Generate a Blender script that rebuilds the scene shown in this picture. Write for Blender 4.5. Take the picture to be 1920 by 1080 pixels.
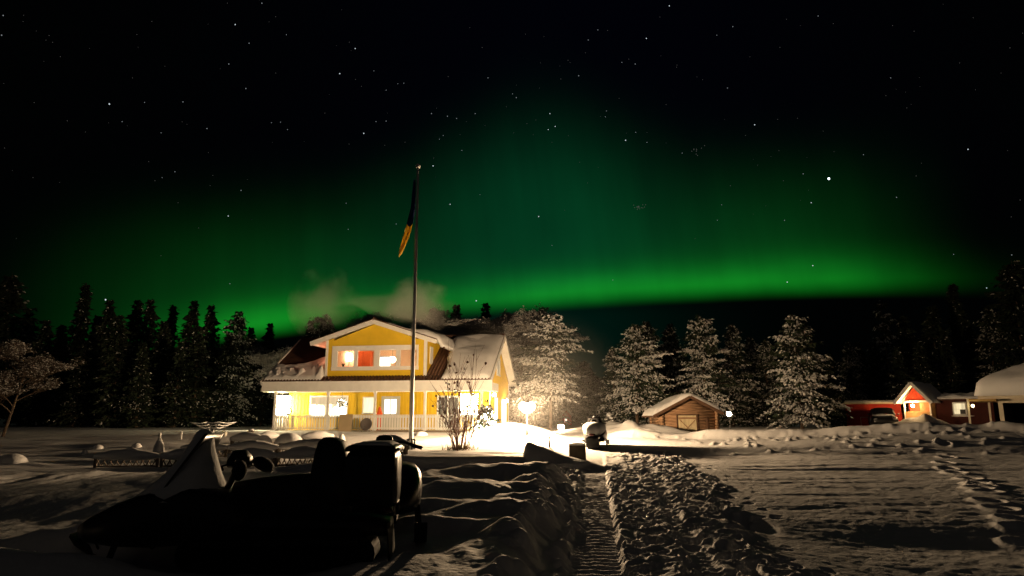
import bpy, math, random
import numpy as np
from math import sin, cos, pi, radians, atan2, sqrt, hypot
from mathutils import Vector, Matrix, Euler

for _o in list(bpy.data.objects):
    bpy.data.objects.remove(_o)
S = bpy.context.scene
COL = S.collection

# ------------------------------------------------------------------ camera
FPX, PITCH, CAMZ = 1290.0, radians(10.75), 1.6
cam_d = bpy.data.cameras.new('camera')
cam_d.sensor_width = 36.0
cam_d.lens = 36.0 * FPX / 1920.0
cam_d.clip_start = 0.05
cam_d.clip_end = 9000
cam = bpy.data.objects.new('camera', cam_d)
COL.objects.link(cam)
cam.location = (0, 0, CAMZ)
cam.rotation_euler = (radians(90) + PITCH, 0, 0)
S.camera = cam


def ray(px, py):
    u = (px - 960) / FPX
    v = (540 - py) / FPX
    return Vector((u, cos(PITCH) - v * sin(PITCH), sin(PITCH) + v * cos(PITCH)))


def at(px, py, Y):
    d = ray(px, py)
    s = Y / d.y
    return Vector((d.x * s, Y, CAMZ + d.z * s))


# ------------------------------------------------------------------ render settings, exposure
S.render.engine = 'CYCLES'
S.view_settings.view_transform = 'Standard'
S.view_settings.look = 'None'
S.view_settings.exposure = 0.2
S.view_settings.gamma = 1.0
cy = S.cycles
cy.use_denoising = True
try:
    cy.denoiser = 'OPENIMAGEDENOISE'
    cy.denoising_input_passes = 'RGB_ALBEDO_NORMAL'
    cy.denoising_prefilter = 'ACCURATE'
except Exception:
    pass
cy.use_adaptive_sampling = False
cy.max_bounces = 6
cy.diffuse_bounces = 3
cy.glossy_bounces = 2
cy.transmission_bounces = 4
cy.transparent_max_bounces = 12
cy.volume_bounces = 0
cy.sample_clamp_indirect = 3.0
cy.sample_clamp_direct = 0.0
cy.caustics_reflective = False
cy.caustics_refractive = False
cy.use_light_tree = True
cy.volume_step_rate = 2.0


# ------------------------------------------------------------------ node helper: expressions as shader maths
class NX:
    def __init__(self, tree, sock):
        self.t, self.s = tree, sock

    def _op(self, op, b=None, c=None, rev=False):
        n = self.t.nodes.new('ShaderNodeMath')
        n.operation = op
        args = [self, b] if not rev else [b, self]
        if c is not None:
            args.append(c)
        for i, a in enumerate(args):
            if a is None:
                continue
            if isinstance(a, NX):
                self.t.links.new(a.s, n.inputs[i])
            else:
                n.inputs[i].default_value = a
        return NX(self.t, n.outputs[0])

    def __add__(self, b): return self._op('ADD', b)
    def __sub__(self, b): return self._op('SUBTRACT', b)
    def __rsub__(self, b): return self._op('SUBTRACT', b, rev=True)
    def __mul__(self, b): return self._op('MULTIPLY', b)
    def __truediv__(self, b): return self._op('DIVIDE', b)
    __radd__ = __add__
    __rmul__ = __mul__
    def pow(self, b): return self._op('POWER', b)
    def max(self, b): return self._op('MAXIMUM', b)
    def min(self, b): return self._op('MINIMUM', b)
    def exp(self): return self._op('EXPONENT')
    def abs(self): return self._op('ABSOLUTE')

    def sstep(self, a, b):
        n = self.t.nodes.new('ShaderNodeMapRange')
        n.interpolation_type = 'SMOOTHSTEP'
        self.t.links.new(self.s, n.inputs['Value'])
        n.inputs['From Min'].default_value = a
        n.inputs['From Max'].default_value = b
        return NX(self.t, n.outputs['Result'])

    def gauss(self, c, w):
        d = (self - c) / w
        return (d * d * -1.0).exp()


# ------------------------------------------------------------------ world: night sky with the aurora arc
W = bpy.data.worlds.new('World')
S.world = W
W.use_nodes = True
nt = W.node_tree
nt.nodes.clear()
tc = nt.nodes.new('ShaderNodeTexCoord')
sep = nt.nodes.new('ShaderNodeSeparateXYZ')
nrm = nt.nodes.new('ShaderNodeVectorMath')
nrm.operation = 'NORMALIZE'
nt.links.new(tc.outputs['Generated'], nrm.inputs[0])
nt.links.new(nrm.outputs[0], sep.inputs[0])
X_, Y_, Z_ = (NX(nt, sep.outputs[i]) for i in range(3))
az = X_._op('ARCTAN2', Y_) * (180 / pi)
el = Z_._op('ARCSINE') * (180 / pi)
nz = nt.nodes.new('ShaderNodeTexNoise')
nz.inputs['Scale'].default_value = 3.2
nz.inputs['Detail'].default_value = 3.0
nt.links.new(nrm.outputs[0], nz.inputs['Vector'])
n1 = NX(nt, nz.outputs['Fac'])
nz2 = nt.nodes.new('ShaderNodeTexNoise')
nz2.inputs['Scale'].default_value = 9.0
nz2.inputs['Detail'].default_value = 2.0
mp = nt.nodes.new('ShaderNodeMapping')
mp.inputs['Scale'].default_value = (1, 1, 3.0)
nt.links.new(nrm.outputs[0], mp.inputs['Vector'])
nt.links.new(mp.outputs[0], nz2.inputs['Vector'])
n2 = NX(nt, nz2.outputs['Fac'])
# faint upright rays
nz3 = nt.nodes.new('ShaderNodeTexNoise')
nz3.inputs['Scale'].default_value = 1.0
nz3.inputs['Detail'].default_value = 3.0
cv = nt.nodes.new('ShaderNodeCombineXYZ')
nt.links.new((az * 0.42 + el * 0.05).s, cv.inputs[0])
nt.links.new((el * 0.035).s, cv.inputs[1])
nt.links.new(cv.outputs[0], nz3.inputs['Vector'])
n3 = NX(nt, nz3.outputs['Fac'])
# lower border of the arc (degrees of elevation as a function of azimuth)
q = (az - 15.0) / 28.0
eb = 9.75 - (q * q) * 2.05 + (n1 - 0.5) * 0.5
t = el - eb
bandprof = t.sstep(-0.75, 0.95) * (((t - 0.9).max(0.0) / 1.45).pow(1.5) * -1.0).exp()
bandaz = (az.gauss(4.0, 9.0) * 0.62 + az.gauss(23.5, 6.8) * 0.55 + az.gauss(14.0, 7.0) * 0.36
          + az.gauss(-20.5, 6.5) * 0.74 + az.gauss(-8.0, 8.0) * 0.25)
band = bandprof * bandaz * (0.42 + n2 * 0.65 + n3 * 0.48)
# second soft fold higher up
tall = t.sstep(-0.6, 2.0) * ((t / (8.6 + (az.gauss(2.0, 11.0)) * 3.8)).pow(3.2) * -1.0).exp()
tallaz = (az.sstep(-40.0, -23.0)) * (1.0 - az.sstep(21.0, 36.0))
glow = tall * tallaz * (0.30 + n1 * 1.4) * (0.72 + n3 * 0.56)
teal = glow * az.gauss(1.0, 13.0)
low = el.sstep(-2.0, 4.0) * (1.0 - el.sstep(8.0, 11.0)) * az.gauss(3.0, 10.0)
# added fill light: faint warm glow in the unseen sky behind the camera
back_fill = Y_.sstep(0.25, -0.7) * Z_.sstep(-0.15, 0.25)
R_ = band * 0.0046 + glow * 0.0008 + 0.0003 + back_fill * 0.0085
G_ = band * 0.230 + glow * 0.0245 + teal * 0.0135 + low * 0.0070 + 0.0004 + back_fill * 0.0074
B_ = band * 0.0120 + glow * 0.0030 + teal * 0.0085 + low * 0.0042 + az.gauss(5.0, 26.0) * el.sstep(8.0, 20.0) * 0.0011 + 0.0004 + back_fill * 0.0066
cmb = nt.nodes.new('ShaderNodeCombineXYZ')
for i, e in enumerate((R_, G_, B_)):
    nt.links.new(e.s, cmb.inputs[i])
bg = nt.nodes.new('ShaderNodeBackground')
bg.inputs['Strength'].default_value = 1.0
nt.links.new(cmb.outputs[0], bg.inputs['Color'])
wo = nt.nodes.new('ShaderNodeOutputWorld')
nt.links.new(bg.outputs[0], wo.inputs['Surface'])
W.cycles.sampling_method = 'AUTOMATIC'

# strengths of the lamps the place has
LAMP_YARD = 4100.0
WARM = (1.0, 0.675, 0.375)


# ------------------------------------------------------------------ tags
def tag(o, label=None, cat=None, group=None, kind=None):
    if label: o['label'] = label
    if cat: o['category'] = cat
    if group: o['group'] = group
    if kind: o['kind'] = kind
    return o


def thing(name, label, cat, loc=(0, 0, 0), rz=0.0, group=None):
    o = bpy.data.objects.new(name, None)
    COL.objects.link(o)
    o.empty_display_size = 0.2
    o.location = loc
    o.rotation_euler = (0, 0, rz)
    return tag(o, label, cat, group)


# ------------------------------------------------------------------ materials
MATS = {}


def mat(name, col, rough=0.8, var=0.15, scale=6.0, bump=0.0, bscale=40.0, metal=0.0, stretch=None, spec=0.3, col2=None):
    if name in MATS:
        return MATS[name]
    m = bpy.data.materials.new(name)
    m.use_nodes = True
    t = m.node_tree
    b = t.nodes['Principled BSDF']
    b.inputs['Roughness'].default_value = rough
    b.inputs['Metallic'].default_value = metal
    b.inputs['Specular IOR Level'].default_value = spec
    tcn = t.nodes.new('ShaderNodeTexCoord')
    src = tcn.outputs['Object']
    if stretch:
        mpn = t.nodes.new('ShaderNodeMapping')
        mpn.inputs['Scale'].default_value = stretch
        t.links.new(src, mpn.inputs['Vector'])
        src = mpn.outputs[0]
    no = t.nodes.new('ShaderNodeTexNoise')
    no.inputs['Scale'].default_value = scale
    no.inputs['Detail'].default_value = 5
    t.links.new(src, no.inputs['Vector'])
    cr = t.nodes.new('ShaderNodeValToRGB')
    cr.color_ramp.elements[0].position = 0.3
    cr.color_ramp.elements[1].position = 0.7
    c2 = col2 or tuple(min(1, c * (1 + var)) for c in col)
    cr.color_ramp.elements[0].color = (*[c * (1 - var) for c in col], 1)
    cr.color_ramp.elements[1].color = (*c2, 1)
    t.links.new(no.outputs['Fac'], cr.inputs['Fac'])
    t.links.new(cr.outputs['Color'], b.inputs['Base Color'])
    if bump:
        nb = t.nodes.new('ShaderNodeTexNoise')
        nb.inputs['Scale'].default_value = bscale
        nb.inputs['Detail'].default_value = 4
        t.links.new(src, nb.inputs['Vector'])
        bp = t.nodes.new('ShaderNodeBump')
        bp.inputs['Strength'].default_value = bump
        bp.inputs['Distance'].default_value = 0.02
        t.links.new(nb.outputs['Fac'], bp.inputs['Height'])
        t.links.new(bp.outputs['Normal'], b.inputs['Normal'])
    MATS[name] = m
    return m


def emit(name, col, strength, sample=True):
    if name in MATS:
        return MATS[name]
    m = bpy.data.materials.new(name)
    m.use_nodes = True
    t = m.node_tree
    t.nodes.clear()
    e = t.nodes.new('ShaderNodeEmission')
    e.inputs['Color'].default_value = (*col, 1)
    e.inputs['Strength'].default_value = strength
    o = t.nodes.new('ShaderNodeOutputMaterial')
    t.links.new(e.outputs[0], o.inputs['Surface'])
    if not sample:
        m.cycles.emission_sampling = 'NONE'
    MATS[name] = m
    return m


def lit_cloth(name, col, strength, scale=9.0, contrast=0.5, stretch=(1, 1, 0.15)):
    """a curtain or frosted pane glowing from the lamp behind it, uneven with its folds"""
    m = bpy.data.materials.new(name)
    m.use_nodes = True
    t = m.node_tree
    t.nodes.clear()
    tcn = t.nodes.new('ShaderNodeTexCoord')
    mpn = t.nodes.new('ShaderNodeMapping')
    mpn.inputs['Scale'].default_value = stretch
    t.links.new(tcn.outputs['Object'], mpn.inputs['Vector'])
    no = t.nodes.new('ShaderNodeTexNoise')
    no.inputs['Scale'].default_value = scale
    no.inputs['Detail'].default_value = 2
    t.links.new(mpn.outputs[0], no.inputs['Vector'])
    mr = t.nodes.new('ShaderNodeMapRange')
    mr.inputs['From Min'].default_value = 0.3
    mr.inputs['From Max'].default_value = 0.7
    mr.inputs['To Min'].default_value = strength * (1 - contrast)
    mr.inputs['To Max'].default_value = strength * (1 + contrast)
    t.links.new(no.outputs['Fac'], mr.inputs['Value'])
    e = t.nodes.new('ShaderNodeEmission')
    e.inputs['Color'].default_value = (*col, 1)
    t.links.new(mr.outputs[0], e.inputs['Strength'])
    o = t.nodes.new('ShaderNodeOutputMaterial')
    t.links.new(e.outputs[0], o.inputs['Surface'])
    MATS[name] = m
    return m


def glass(name='window_glass'):
    if name in MATS:
        return MATS[name]
    m = bpy.data.materials.new(name)
    m.use_nodes = True
    t = m.node_tree
    t.nodes.clear()
    tr = t.nodes.new('ShaderNodeBsdfTransparent')
    gl = t.nodes.new('ShaderNodeBsdfGlossy')
    gl.inputs['Roughness'].default_value = 0.05
    mx = t.nodes.new('ShaderNodeMixShader')
    mx.inputs[0].default_value = 0.07
    o = t.nodes.new('ShaderNodeOutputMaterial')
    t.links.new(tr.outputs[0], mx.inputs[1])
    t.links.new(gl.outputs[0], mx.inputs[2])
    t.links.new(mx.outputs[0], o.inputs['Surface'])
    MATS[name] = m
    return m


def thin_cloth(name, col):
    m = mat(name, col, .85, .15, 6)
    t = m.node_tree
    b = t.nodes['Principled BSDF']
    tl = t.nodes.new('ShaderNodeBsdfTranslucent')
    tl.inputs['Color'].default_value = (*col, 1)
    mx = t.nodes.new('ShaderNodeMixShader')
    mx.inputs[0].default_value = 0.5
    t.links.new(b.outputs[0], mx.inputs[1])
    t.links.new(tl.outputs[0], mx.inputs[2])
    t.links.new(mx.outputs[0], t.nodes['Material Output'].inputs['Surface'])
    return m


SNOW = mat('snow', (0.80, 0.80, 0.81), 0.75, 0.03, 1.5, 0.5, 18.0)
SNOWR = mat('roof_snow', (0.80, 0.80, 0.81), 0.8, 0.03, 1.2, 0.35, 7.0)
FROST = mat('frost', (0.62, 0.61, 0.60), 0.9, 0.15, 3.0)
NEEDLE = mat('needles', (0.022, 0.034, 0.018), 0.8, 0.4, 1.0)
BARK = mat('bark', (0.10, 0.07, 0.05), 0.9, 0.4, 6.0, 0.6, 20.0, stretch=(1, 1, 0.3))
TWIG = mat('frosted_twig', (0.46, 0.42, 0.38), 0.9, 0.3, 2.0)
WHITE = mat('white_paint', (0.80, 0.79, 0.76), 0.55, 0.05, 3.0)
YELLOW = mat('yellow_paint', (0.72, 0.485, 0.03), 0.6, 0.06, 2.0)
TILE = mat('brown_tile', (0.09, 0.045, 0.03), 0.7, 0.35, 5.0)
WOODG = mat('grey_wood', (0.22, 0.18, 0.14), 0.85, 0.25, 4.0, 0.3, 30.0, stretch=(1, 1, 6))
DARKP = mat('black_plastic', (0.012, 0.012, 0.013), 0.45, 0.2, 4.0)
RUBBER = mat('rubber', (0.01, 0.01, 0.01), 0.8, 0.2, 10.0)
METAL = mat('galvanised_metal', (0.42, 0.42, 0.41), 0.45, 0.1, 5.0, metal=0.8)
IRON = mat('dark_metal', (0.06, 0.06, 0.06), 0.5, 0.2, 5.0)
LOG = mat('log_wood', (0.33, 0.20, 0.115), 0.85, 0.5, 3.0, 0.5, 20.0, stretch=(0.5, 1, 5))
RED = mat('red_paint', (0.52, 0.04, 0.022), 0.75, 0.12, 3.0)
PLANK = mat('pale_plank', (0.64, 0.54, 0.34), 0.8, 0.2, 4.0, stretch=(6, 1, 0.5))
GLASS = glass()


# ------------------------------------------------------------------ mesh collector
class MB:
    def __init__(self):
        self.v, self.f, self.m, self.s = [], [], [], []

    def add(self, verts, faces, m=0, smooth=False):
        b = len(self.v)
        self.v.extend([tuple(p) for p in verts])
        for f in faces:
            self.f.append(tuple(i + b for i in f))
            self.m.append(m)
            self.s.append(smooth)
        return self

    def box(self, x0, x1, y0, y1, z0, z1, m=0):
        v = [(x0, y0, z0), (x1, y0, z0), (x1, y1, z0), (x0, y1, z0), (x0, y0, z1), (x1, y0, z1), (x1, y1, z1), (x0, y1, z1)]
        return self.add(v, [(0, 3, 2, 1), (4, 5, 6, 7), (0, 1, 5, 4), (1, 2, 6, 5), (2, 3, 7, 6), (3, 0, 4, 7)], m)

    def bar(self, a, b, w, h, m=0, up=(0, 0, 1)):
        a, b = Vector(a), Vector(b)
        d = (b - a).normalized()
        u = Vector(up)
        s = d.cross(u)
        if s.length < 1e-4:
            s = d.cross(Vector((0, 1, 0)))
        s.normalize()
        u = s.cross(d).normalized()
        s *= w / 2
        u *= h / 2
        v = [p + sx * s + ux * u for p in (a, b) for sx, ux in ((-1, -1), (1, -1), (1, 1), (-1, 1))]
        return self.add(v, [(3, 2, 1, 0), (4, 5, 6, 7), (0, 1, 5, 4), (1, 2, 6, 5), (2, 3, 7, 6), (3, 0, 4, 7)], m)

    def tube(self, pts, rad, n=8, m=0, cap=True, smooth=True):
        pts = [Vector(p) for p in pts]
        if not hasattr(rad, '__len__'):
            rad = [rad] * len(pts)
        v = []
        ref = Vector((0.37, 0.21, 0.9))
        for i, p in enumerate(pts):
            d = (pts[min(i + 1, len(pts) - 1)] - pts[max(i - 1, 0)])
            d = d.normalized() if d.length > 1e-9 else Vector((0, 0, 1))
            s = d.cross(ref if abs(d.dot(ref.normalized())) < 0.95 else Vector((1, 0, 0))).normalized()
            u = d.cross(s).normalized()
            for k in range(n):
                a = 2 * pi * k / n
                v.append(p + (s * cos(a) + u * sin(a)) * rad[i])
        f = []
        for i in range(len(pts) - 1):
            for k in range(n):
                k2 = (k + 1) % n
                f.append((i * n + k, i * n + k2, (i + 1) * n + k2, (i + 1) * n + k))
        if cap:
            f.append(tuple(range(n - 1, -1, -1)))
            f.append(tuple((len(pts) - 1) * n + k for k in range(n)))
        return self.add(v, f, m, smooth)

    def lathe(self, prof, c=(0, 0, 0), n=16, m=0, smooth=True):
        v = []
        for r, z in prof:
            for k in range(n):
                a = 2 * pi * k / n
                v.append((c[0] + r * cos(a), c[1] + r * sin(a), c[2] + z))
        f = []
        for i in range(len(prof) - 1):
            for k in range(n):
                k2 = (k + 1) % n
                f.append((i * n + k, i * n + k2, (i + 1) * n + k2, (i + 1) * n + k))
        f.append(tuple(range(n - 1, -1, -1)))
        f.append(tuple((len(prof) - 1) * n + k for k in range(n)))
        return self.add(v, f, m, smooth)

    def blob(self, c, r, nu=12, nv=8, m=0, jit=0.0, rng=None, smooth=True):
        if not hasattr(r, '__len__'):
            r = (r, r, r)
        v = [(c[0], c[1], c[2] - r[2])]
        for j in range(1, nv):
            ph = -pi / 2 + pi * j / nv
            for i in range(nu):
                a = 2 * pi * i / nu
                k = 1 + (rng.uniform(-jit, jit) if rng else 0)
                v.append((c[0] + r[0] * cos(ph) * cos(a) * k, c[1] + r[1] * cos(ph) * sin(a) * k, c[2] + r[2] * sin(ph) * k))
        v.append((c[0], c[1], c[2] + r[2]))
        f = []
        for i in range(nu):
            f.append((0, 1 + (i + 1) % nu, 1 + i))
            f.append((len(v) - 1, 1 + (nv - 2) * nu + i, 1 + (nv - 2) * nu + (i + 1) % nu))
        for j in range(nv - 2):
            for i in range(nu):
                i2 = (i + 1) % nu
                f.append((1 + j * nu + i, 1 + j * nu + i2, 1 + (j + 1) * nu + i2, 1 + (j + 1) * nu + i))
        return self.add(v, f, m, smooth)

    def prism(self, poly, off, m=0, smooth=False):
        off = Vector(off)
        p = [Vector(q) for q in poly]
        n = len(p)
        v = p + [q + off for q in p]
        f = [tuple(range(n - 1, -1, -1)), tuple(range(n, 2 * n))]
        f += [(i, (i + 1) % n, (i + 1) % n + n, i + n) for i in range(n)]
        return self.add(v, f, m, smooth)

    def loft(self, rings, m=0, smooth=True, cap=True):
        n = len(rings[0])
        v = [p for r in rings for p in r]
        f = []
        for i in range(len(rings) - 1):
            for k in range(n):
                k2 = (k + 1) % n
                f.append((i * n + k, i * n + k2, (i + 1) * n + k2, (i + 1) * n + k))
        if cap:
            f.append(tuple(range(n - 1, -1, -1)))
            f.append(tuple((len(rings) - 1) * n + k for k in range(n)))
        return self.add(v, f, m, smooth)

    def sheet(self, grid, thick, m=0, smooth=True):
        """closed slab from a grid of top points; thick is a downward offset per point or a number"""
        nr, nc = len(grid), len(grid[0])
        top = [Vector(p) for r in grid for p in r]
        bot = [p - Vector((0, 0, thick)) for p in top]
        v = top + bot
        N = nr * nc
        f = []
        for i in range(nr - 1):
            for j in range(nc - 1):
                a = i * nc + j
                f.append((a, a + 1, a + nc + 1, a + nc))
                f.append((a + N, a + nc + N, a + nc + 1 + N, a + 1 + N))
        for j in range(nc - 1):
            f.append((j + 1, j, j + N, j + 1 + N))
            a = (nr - 1) * nc + j
            f.append((a, a + 1, a + 1 + N, a + N))
        for i in range(nr - 1):
            a = i * nc
            f.append((a, a + nc, a + nc + N, a + N))
            a = i * nc + nc - 1
            f.append((a + nc, a, a + N, a + nc + N))
        return self.add(v, f, m, smooth)

    def mesh(self, name, mats):
        me = bpy.data.meshes.new(name)
        me.from_pydata(self.v, [], self.f)
        for mm in (mats if isinstance(mats, (list, tuple)) else [mats]):
            me.materials.append(mm)
        if self.f:
            me.polygons.foreach_set('material_index', self.m)
            me.polygons.foreach_set('use_smooth', self.s)
        me.update()
        return me

    def build(self, name, mats, parent=None, loc=None, rz=None):
        o = bpy.data.objects.new(name, self.mesh(name, mats))
        COL.objects.link(o)
        if parent:
            o.parent = parent
        if loc is not None:
            o.location = loc
        if rz is not None:
            o.rotation_euler = (0, 0, rz)
        return o


def dup(root, loc, rz=0.0, scale=1.0, label=None, group=None):
    r = root.copy()
    COL.objects.link(r)
    r.location = loc
    r.rotation_euler = (0, 0, rz)
    r.scale = scale if hasattr(scale, '__len__') else (scale,) * 3
    if label: r['label'] = label
    if group: r['group'] = group
    for ch in list(root.children):
        c = ch.copy()
        COL.objects.link(c)
        c.parent = r
        for g in list(ch.children):
            d = g.copy()
            COL.objects.link(d)
            d.parent = c
    return r


def ring(x, hw, z0, z1, n=16, e=2.6, yc=0.0):
    """superellipse section across the direction of travel"""
    out = []
    zc, hh = (z0 + z1) / 2, (z1 - z0) / 2
    for k in range(n):
        a = 2 * pi * k / n
        ca, sa = cos(a), sin(a)
        out.append((x, yc + hw * math.copysign(abs(ca) ** (2 / e), ca), zc + hh * math.copysign(abs(sa) ** (2 / e), sa)))
    return out


# ------------------------------------------------------------------ numpy noise
def _hash(ix, iy, seed):
    h = (ix.astype(np.int64) * 374761393 + iy.astype(np.int64) * 668265263 + seed * 1442695041) & 0x7fffffff
    h = ((h ^ (h >> 13)) * 1274126177) & 0x7fffffff
    h = h ^ (h >> 16)
    return (h & 0xffff) / 65535.0


def vnoise(x, y, seed=0):
    ix, iy = np.floor(x), np.floor(y)
    fx, fy = x - ix, y - iy
    u = fx * fx * fx * (fx * (fx * 6 - 15) + 10)
    v = fy * fy * fy * (fy * (fy * 6 - 15) + 10)
    a, b = _hash(ix, iy, seed), _hash(ix + 1, iy, seed)
    c, d = _hash(ix, iy + 1, seed), _hash(ix + 1, iy + 1, seed)
    return (a * (1 - u) + b * u) * (1 - v) + (c * (1 - u) + d * u) * v - 0.5


def fbm(x, y, oct=4, seed=0):
    s, a = 0.0, 1.0
    for o in range(oct):
        s = s + a * vnoise(x * 2 ** o + 13.7 * o, y * 2 ** o - 7.1 * o, seed + o)
        a *= 0.5
    return s


def worley(x, y, seed=0, jit=0.8):
    ix, iy = np.floor(x), np.floor(y)
    best = np.full(x.shape, 9.0)
    bid = np.zeros(x.shape)
    for dx in (-1, 0, 1):
        for dy in (-1, 0, 1):
            cx, cyy = ix + dx, iy + dy
            px = cx + 0.5 + jit * (_hash(cx, cyy, seed) - 0.5)
            py = cyy + 0.5 + jit * (_hash(cx, cyy, seed + 77) - 0.5)
            d = np.sqrt((x - px) ** 2 + (y - py) ** 2)
            k = d < best
            best = np.where(k, d, best)
            bid = np.where(k, _hash(cx, cyy, seed + 5), bid)
    return best, bid


def sst(a, b, x):
    t = np.clip((x - a) / (b - a), 0, 1)
    return t * t * (3 - 2 * t)


# ------------------------------------------------------------------ the snow-covered ground
_by = [-60, 8, 13, 18, 22, 27, 32, 40, 60, 140, 3000]
_bz = [0.0, 0.0, 0.06, 0.20, 0.33, 0.50, 0.66, 0.80, 0.95, 1.2, 1.2]


def bump_at(x, y, cx, cyy, rx, ry, h, p=1.0):
    d = ((x - cx) / rx) ** 2 + ((y - cyy) / ry) ** 2
    return h * np.exp(-d ** p)


FEET = []
_r = random.Random(5)
for k, (px, py) in enumerate([(1772, 858), (1776, 866), (1771, 874), (1800, 885), (1812, 893), (1828, 900), (1836, 907), (1852, 913), (1866, 925),
                              (1880, 935), (1896, 948), (1905, 958), (1915, 972), (1786, 880), (1845, 903)]):
    dd = ray(px, py)
    for z in (0.2,):
        s = (z - CAMZ) / dd.z
        FEET.append((dd.x * s + _r.uniform(-.1, .1), dd.y * s, _r.uniform(-.3, .3)))


def ground_h(x, y):
    x = np.asarray(x, float)
    y = np.asarray(y, float)
    r = np.sqrt(x * x + y * y)
    yy = np.where(y > 0, np.maximum(y, r * 0.8), y)
    z = np.interp(yy, _by, _bz)
    near = 1 - sst(45, 90, r)
    # broad undulation
    z = z + fbm(x / 9.0, y / 7.0, 3, 3) * 0.16 * sst(10, 22, r)
    # left edge of the walked lane and the deep snow beside it
    xe = 0.50 + 0.10 * (y - 7.5) + vnoise(x * 0 + 4.2, y / 1.3, 12) * 0.22 + vnoise(x * 0 + 1.2, y / 0.35, 19) * 0.10
    dl = xe - x
    bank = sst(-0.05, 0.62, dl) * (1 - sst(16.3, 18.6, y)) * sst(-6, 2, y)
    lump = bank * sst(0.1, 0.9, dl)
    # wind-packed snow, nearly level, drifts drawn out towards the house
    low = (1 - sst(-2.2, -1.1, x)) * (1 - sst(10.0, 12.0, y))
    tgt = 0.345 + 0.004 * (y - 8) - 0.15 * low
    z = z * (1 - bank) + tgt * bank
    wx = x + 0.35 * fbm(x / 0.8, y / 1.6, 2, 31)
    z = z + lump * (fbm(wx / 0.75, y / 2.6, 3, 41) * 0.085 + fbm(wx / 0.28, y / 0.9, 2, 47) * 0.030 + fbm(x / 0.13, y / 0.2, 2, 49) * 0.007)
    z = z + bump_at(x, y, -4.4, 6.0, 1.7, 0.45, 0.34) + bump_at(x, y, -3.7, 7.75, 1.7, 0.45, 0.36, 1.5)
    # crumbled blocks along the edge of the lane
    wf, wi = worley(x / 0.34, y / 0.30, 61)
    edge = sst(-0.30, 0.05, dl) * (1 - sst(0.35, 0.8, dl)) * (1 - sst(18, 22, y)) * sst(3, 5, y)
    z = z + edge * (sst(0.56, 0.10, wf) * 0.17 * wi + fbm(x / 0.4, y / 0.4, 2, 63) * 0.08)
    for (cx, cyy, rx, ry, h) in [(-0.75, 12.6, 0.75, 0.9, 0.17), (-0.35, 16.0, 1.2, 0.9, 0.22), (0.45, 14.0, 0.42, 0.45, 0.13), (-1.9, 14.2, 0.7, 0.5, 0.11),
                                 (0.30, 11.3, 0.36, 0.35, 0.10), (-1.5, 10.6, 0.7, 0.35, 0.10), (-0.2, 9.9, 0.5, 0.35, 0.12), (-1.0, 8.7, 0.6, 0.3, 0.12), (0.0, 8.1, 0.35, 0.3, 0.12), (0.75, 16.4, 0.5, 0.5, 0.12), (0.15, 12.9, .3, .3, .08)]:
        ddx = x - cx + 0.3 * vnoise(x / 0.6 + cx, y / 0.6, 53)
        z = z + bump_at(cx + ddx, y, cx, cyy, rx, ry, h, 1.3) * bank
    # raised lawn of the house, ending in a drifted step
    ys = 20.3 + 0.10 * x + vnoise(x / 2.2, x * 0 + 3.3, 71) * 0.7
    inl = sst(-7.0, -4.5, x) * (1 - sst(0.6, 1.6, x))
    z = z + 0.30 * sst(ys - 0.5, ys + 0.25, y) * inl * (1 - 0.55 * sst(21, 25, y)) * (1 - sst(27, 34, y))
    # wind-blown streaks on the lawn
    z = z + np.clip(fbm(x / 1.8 + y * 0.2, y / 0.5, 2, 81), -.3, .5) * 0.07 * sst(18, 21, y) * (1 - sst(33, 38, y)) * (1 - sst(1.0, 2.0, x))
    # heap cleared from the drive, behind and right of the yard lamp
    z = z + bump_at(x, y, 0.55, 33.4, 1.6, 1.5, 0.45, 1.6) + bump_at(x, y, -1.0, 32.6, 1.8, 1.6, 0.36, 1.3)
    z = z + bump_at(x, y, 0.5, 29.6, 1.9, 2.0, 0.20) + bump_at(x, y, 1.6, 27.5, 0.8, 2.0, 0.15)
    # the yard falls gently towards the near right corner and rises towards the sheds
    z = z - 0.26 * (1 - sst(5.5, 14.5, y)) * sst(2.5, 5.0, x) * sst(-8, 0, y) + 0.03 * np.clip(x - 5, 0, 16) * sst(24, 27, y) * (1 - sst(29, 33, y))
    # trampled lane
    zflat = z
    xc = 1.85 + 0.165 * (y - 7.6)
    wdt = 1.02 + 0.02 * (y - 7.6) + 0.5 * fbm(y / 1.3, x * 0 + 2.0 * (x > xc), 2, 97) - 0.05 * np.clip(y - 18, 0, 9)
    pm = sst(wdt + 0.35, wdt - 0.15, np.abs(x - xc)) * (1 - sst(23, 28, y)) * sst(2.5, 4.5, y)
    sh = 0.6 * fbm(x / 0.55, y / 0.55, 3, 91)
    f1, i1 = worley((x - 0.165 * y) / 0.33 + sh, y / 0.46 + 1.4 * sh, 101, 1.0)
    f2, i2 = worley((x - 0.165 * y) / 0.22 - sh, y / 0.25 + sh, 111, 1.0)
    pit = -0.17 * sst(0.46, 0.26, f1) * (i1 > 0.3) * (0.4 + 0.6 * i1) + 0.03 * np.exp(-((f1 - 0.50) / 0.08) ** 2) - 0.05 * sst(0.44, 0.22, f2) * (i2 > 0.7)
    z = z + pm * (pit + 0.045 + fbm(x / 0.34, y / 0.5, 3, 121) * 0.05)
    # scattered boot holes either side
    pm2 = sst(wdt + 1.0, wdt, np.abs(x - xc)) * (1 - pm) * (1 - sst(20, 27, y)) * sst(2.5, 4.5, y) * sst(-.2, .2, x - xe)
    z = z + pm2 * (-0.09 * sst(0.36, 0.14, f1) * (i1 > 0.62))
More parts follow.
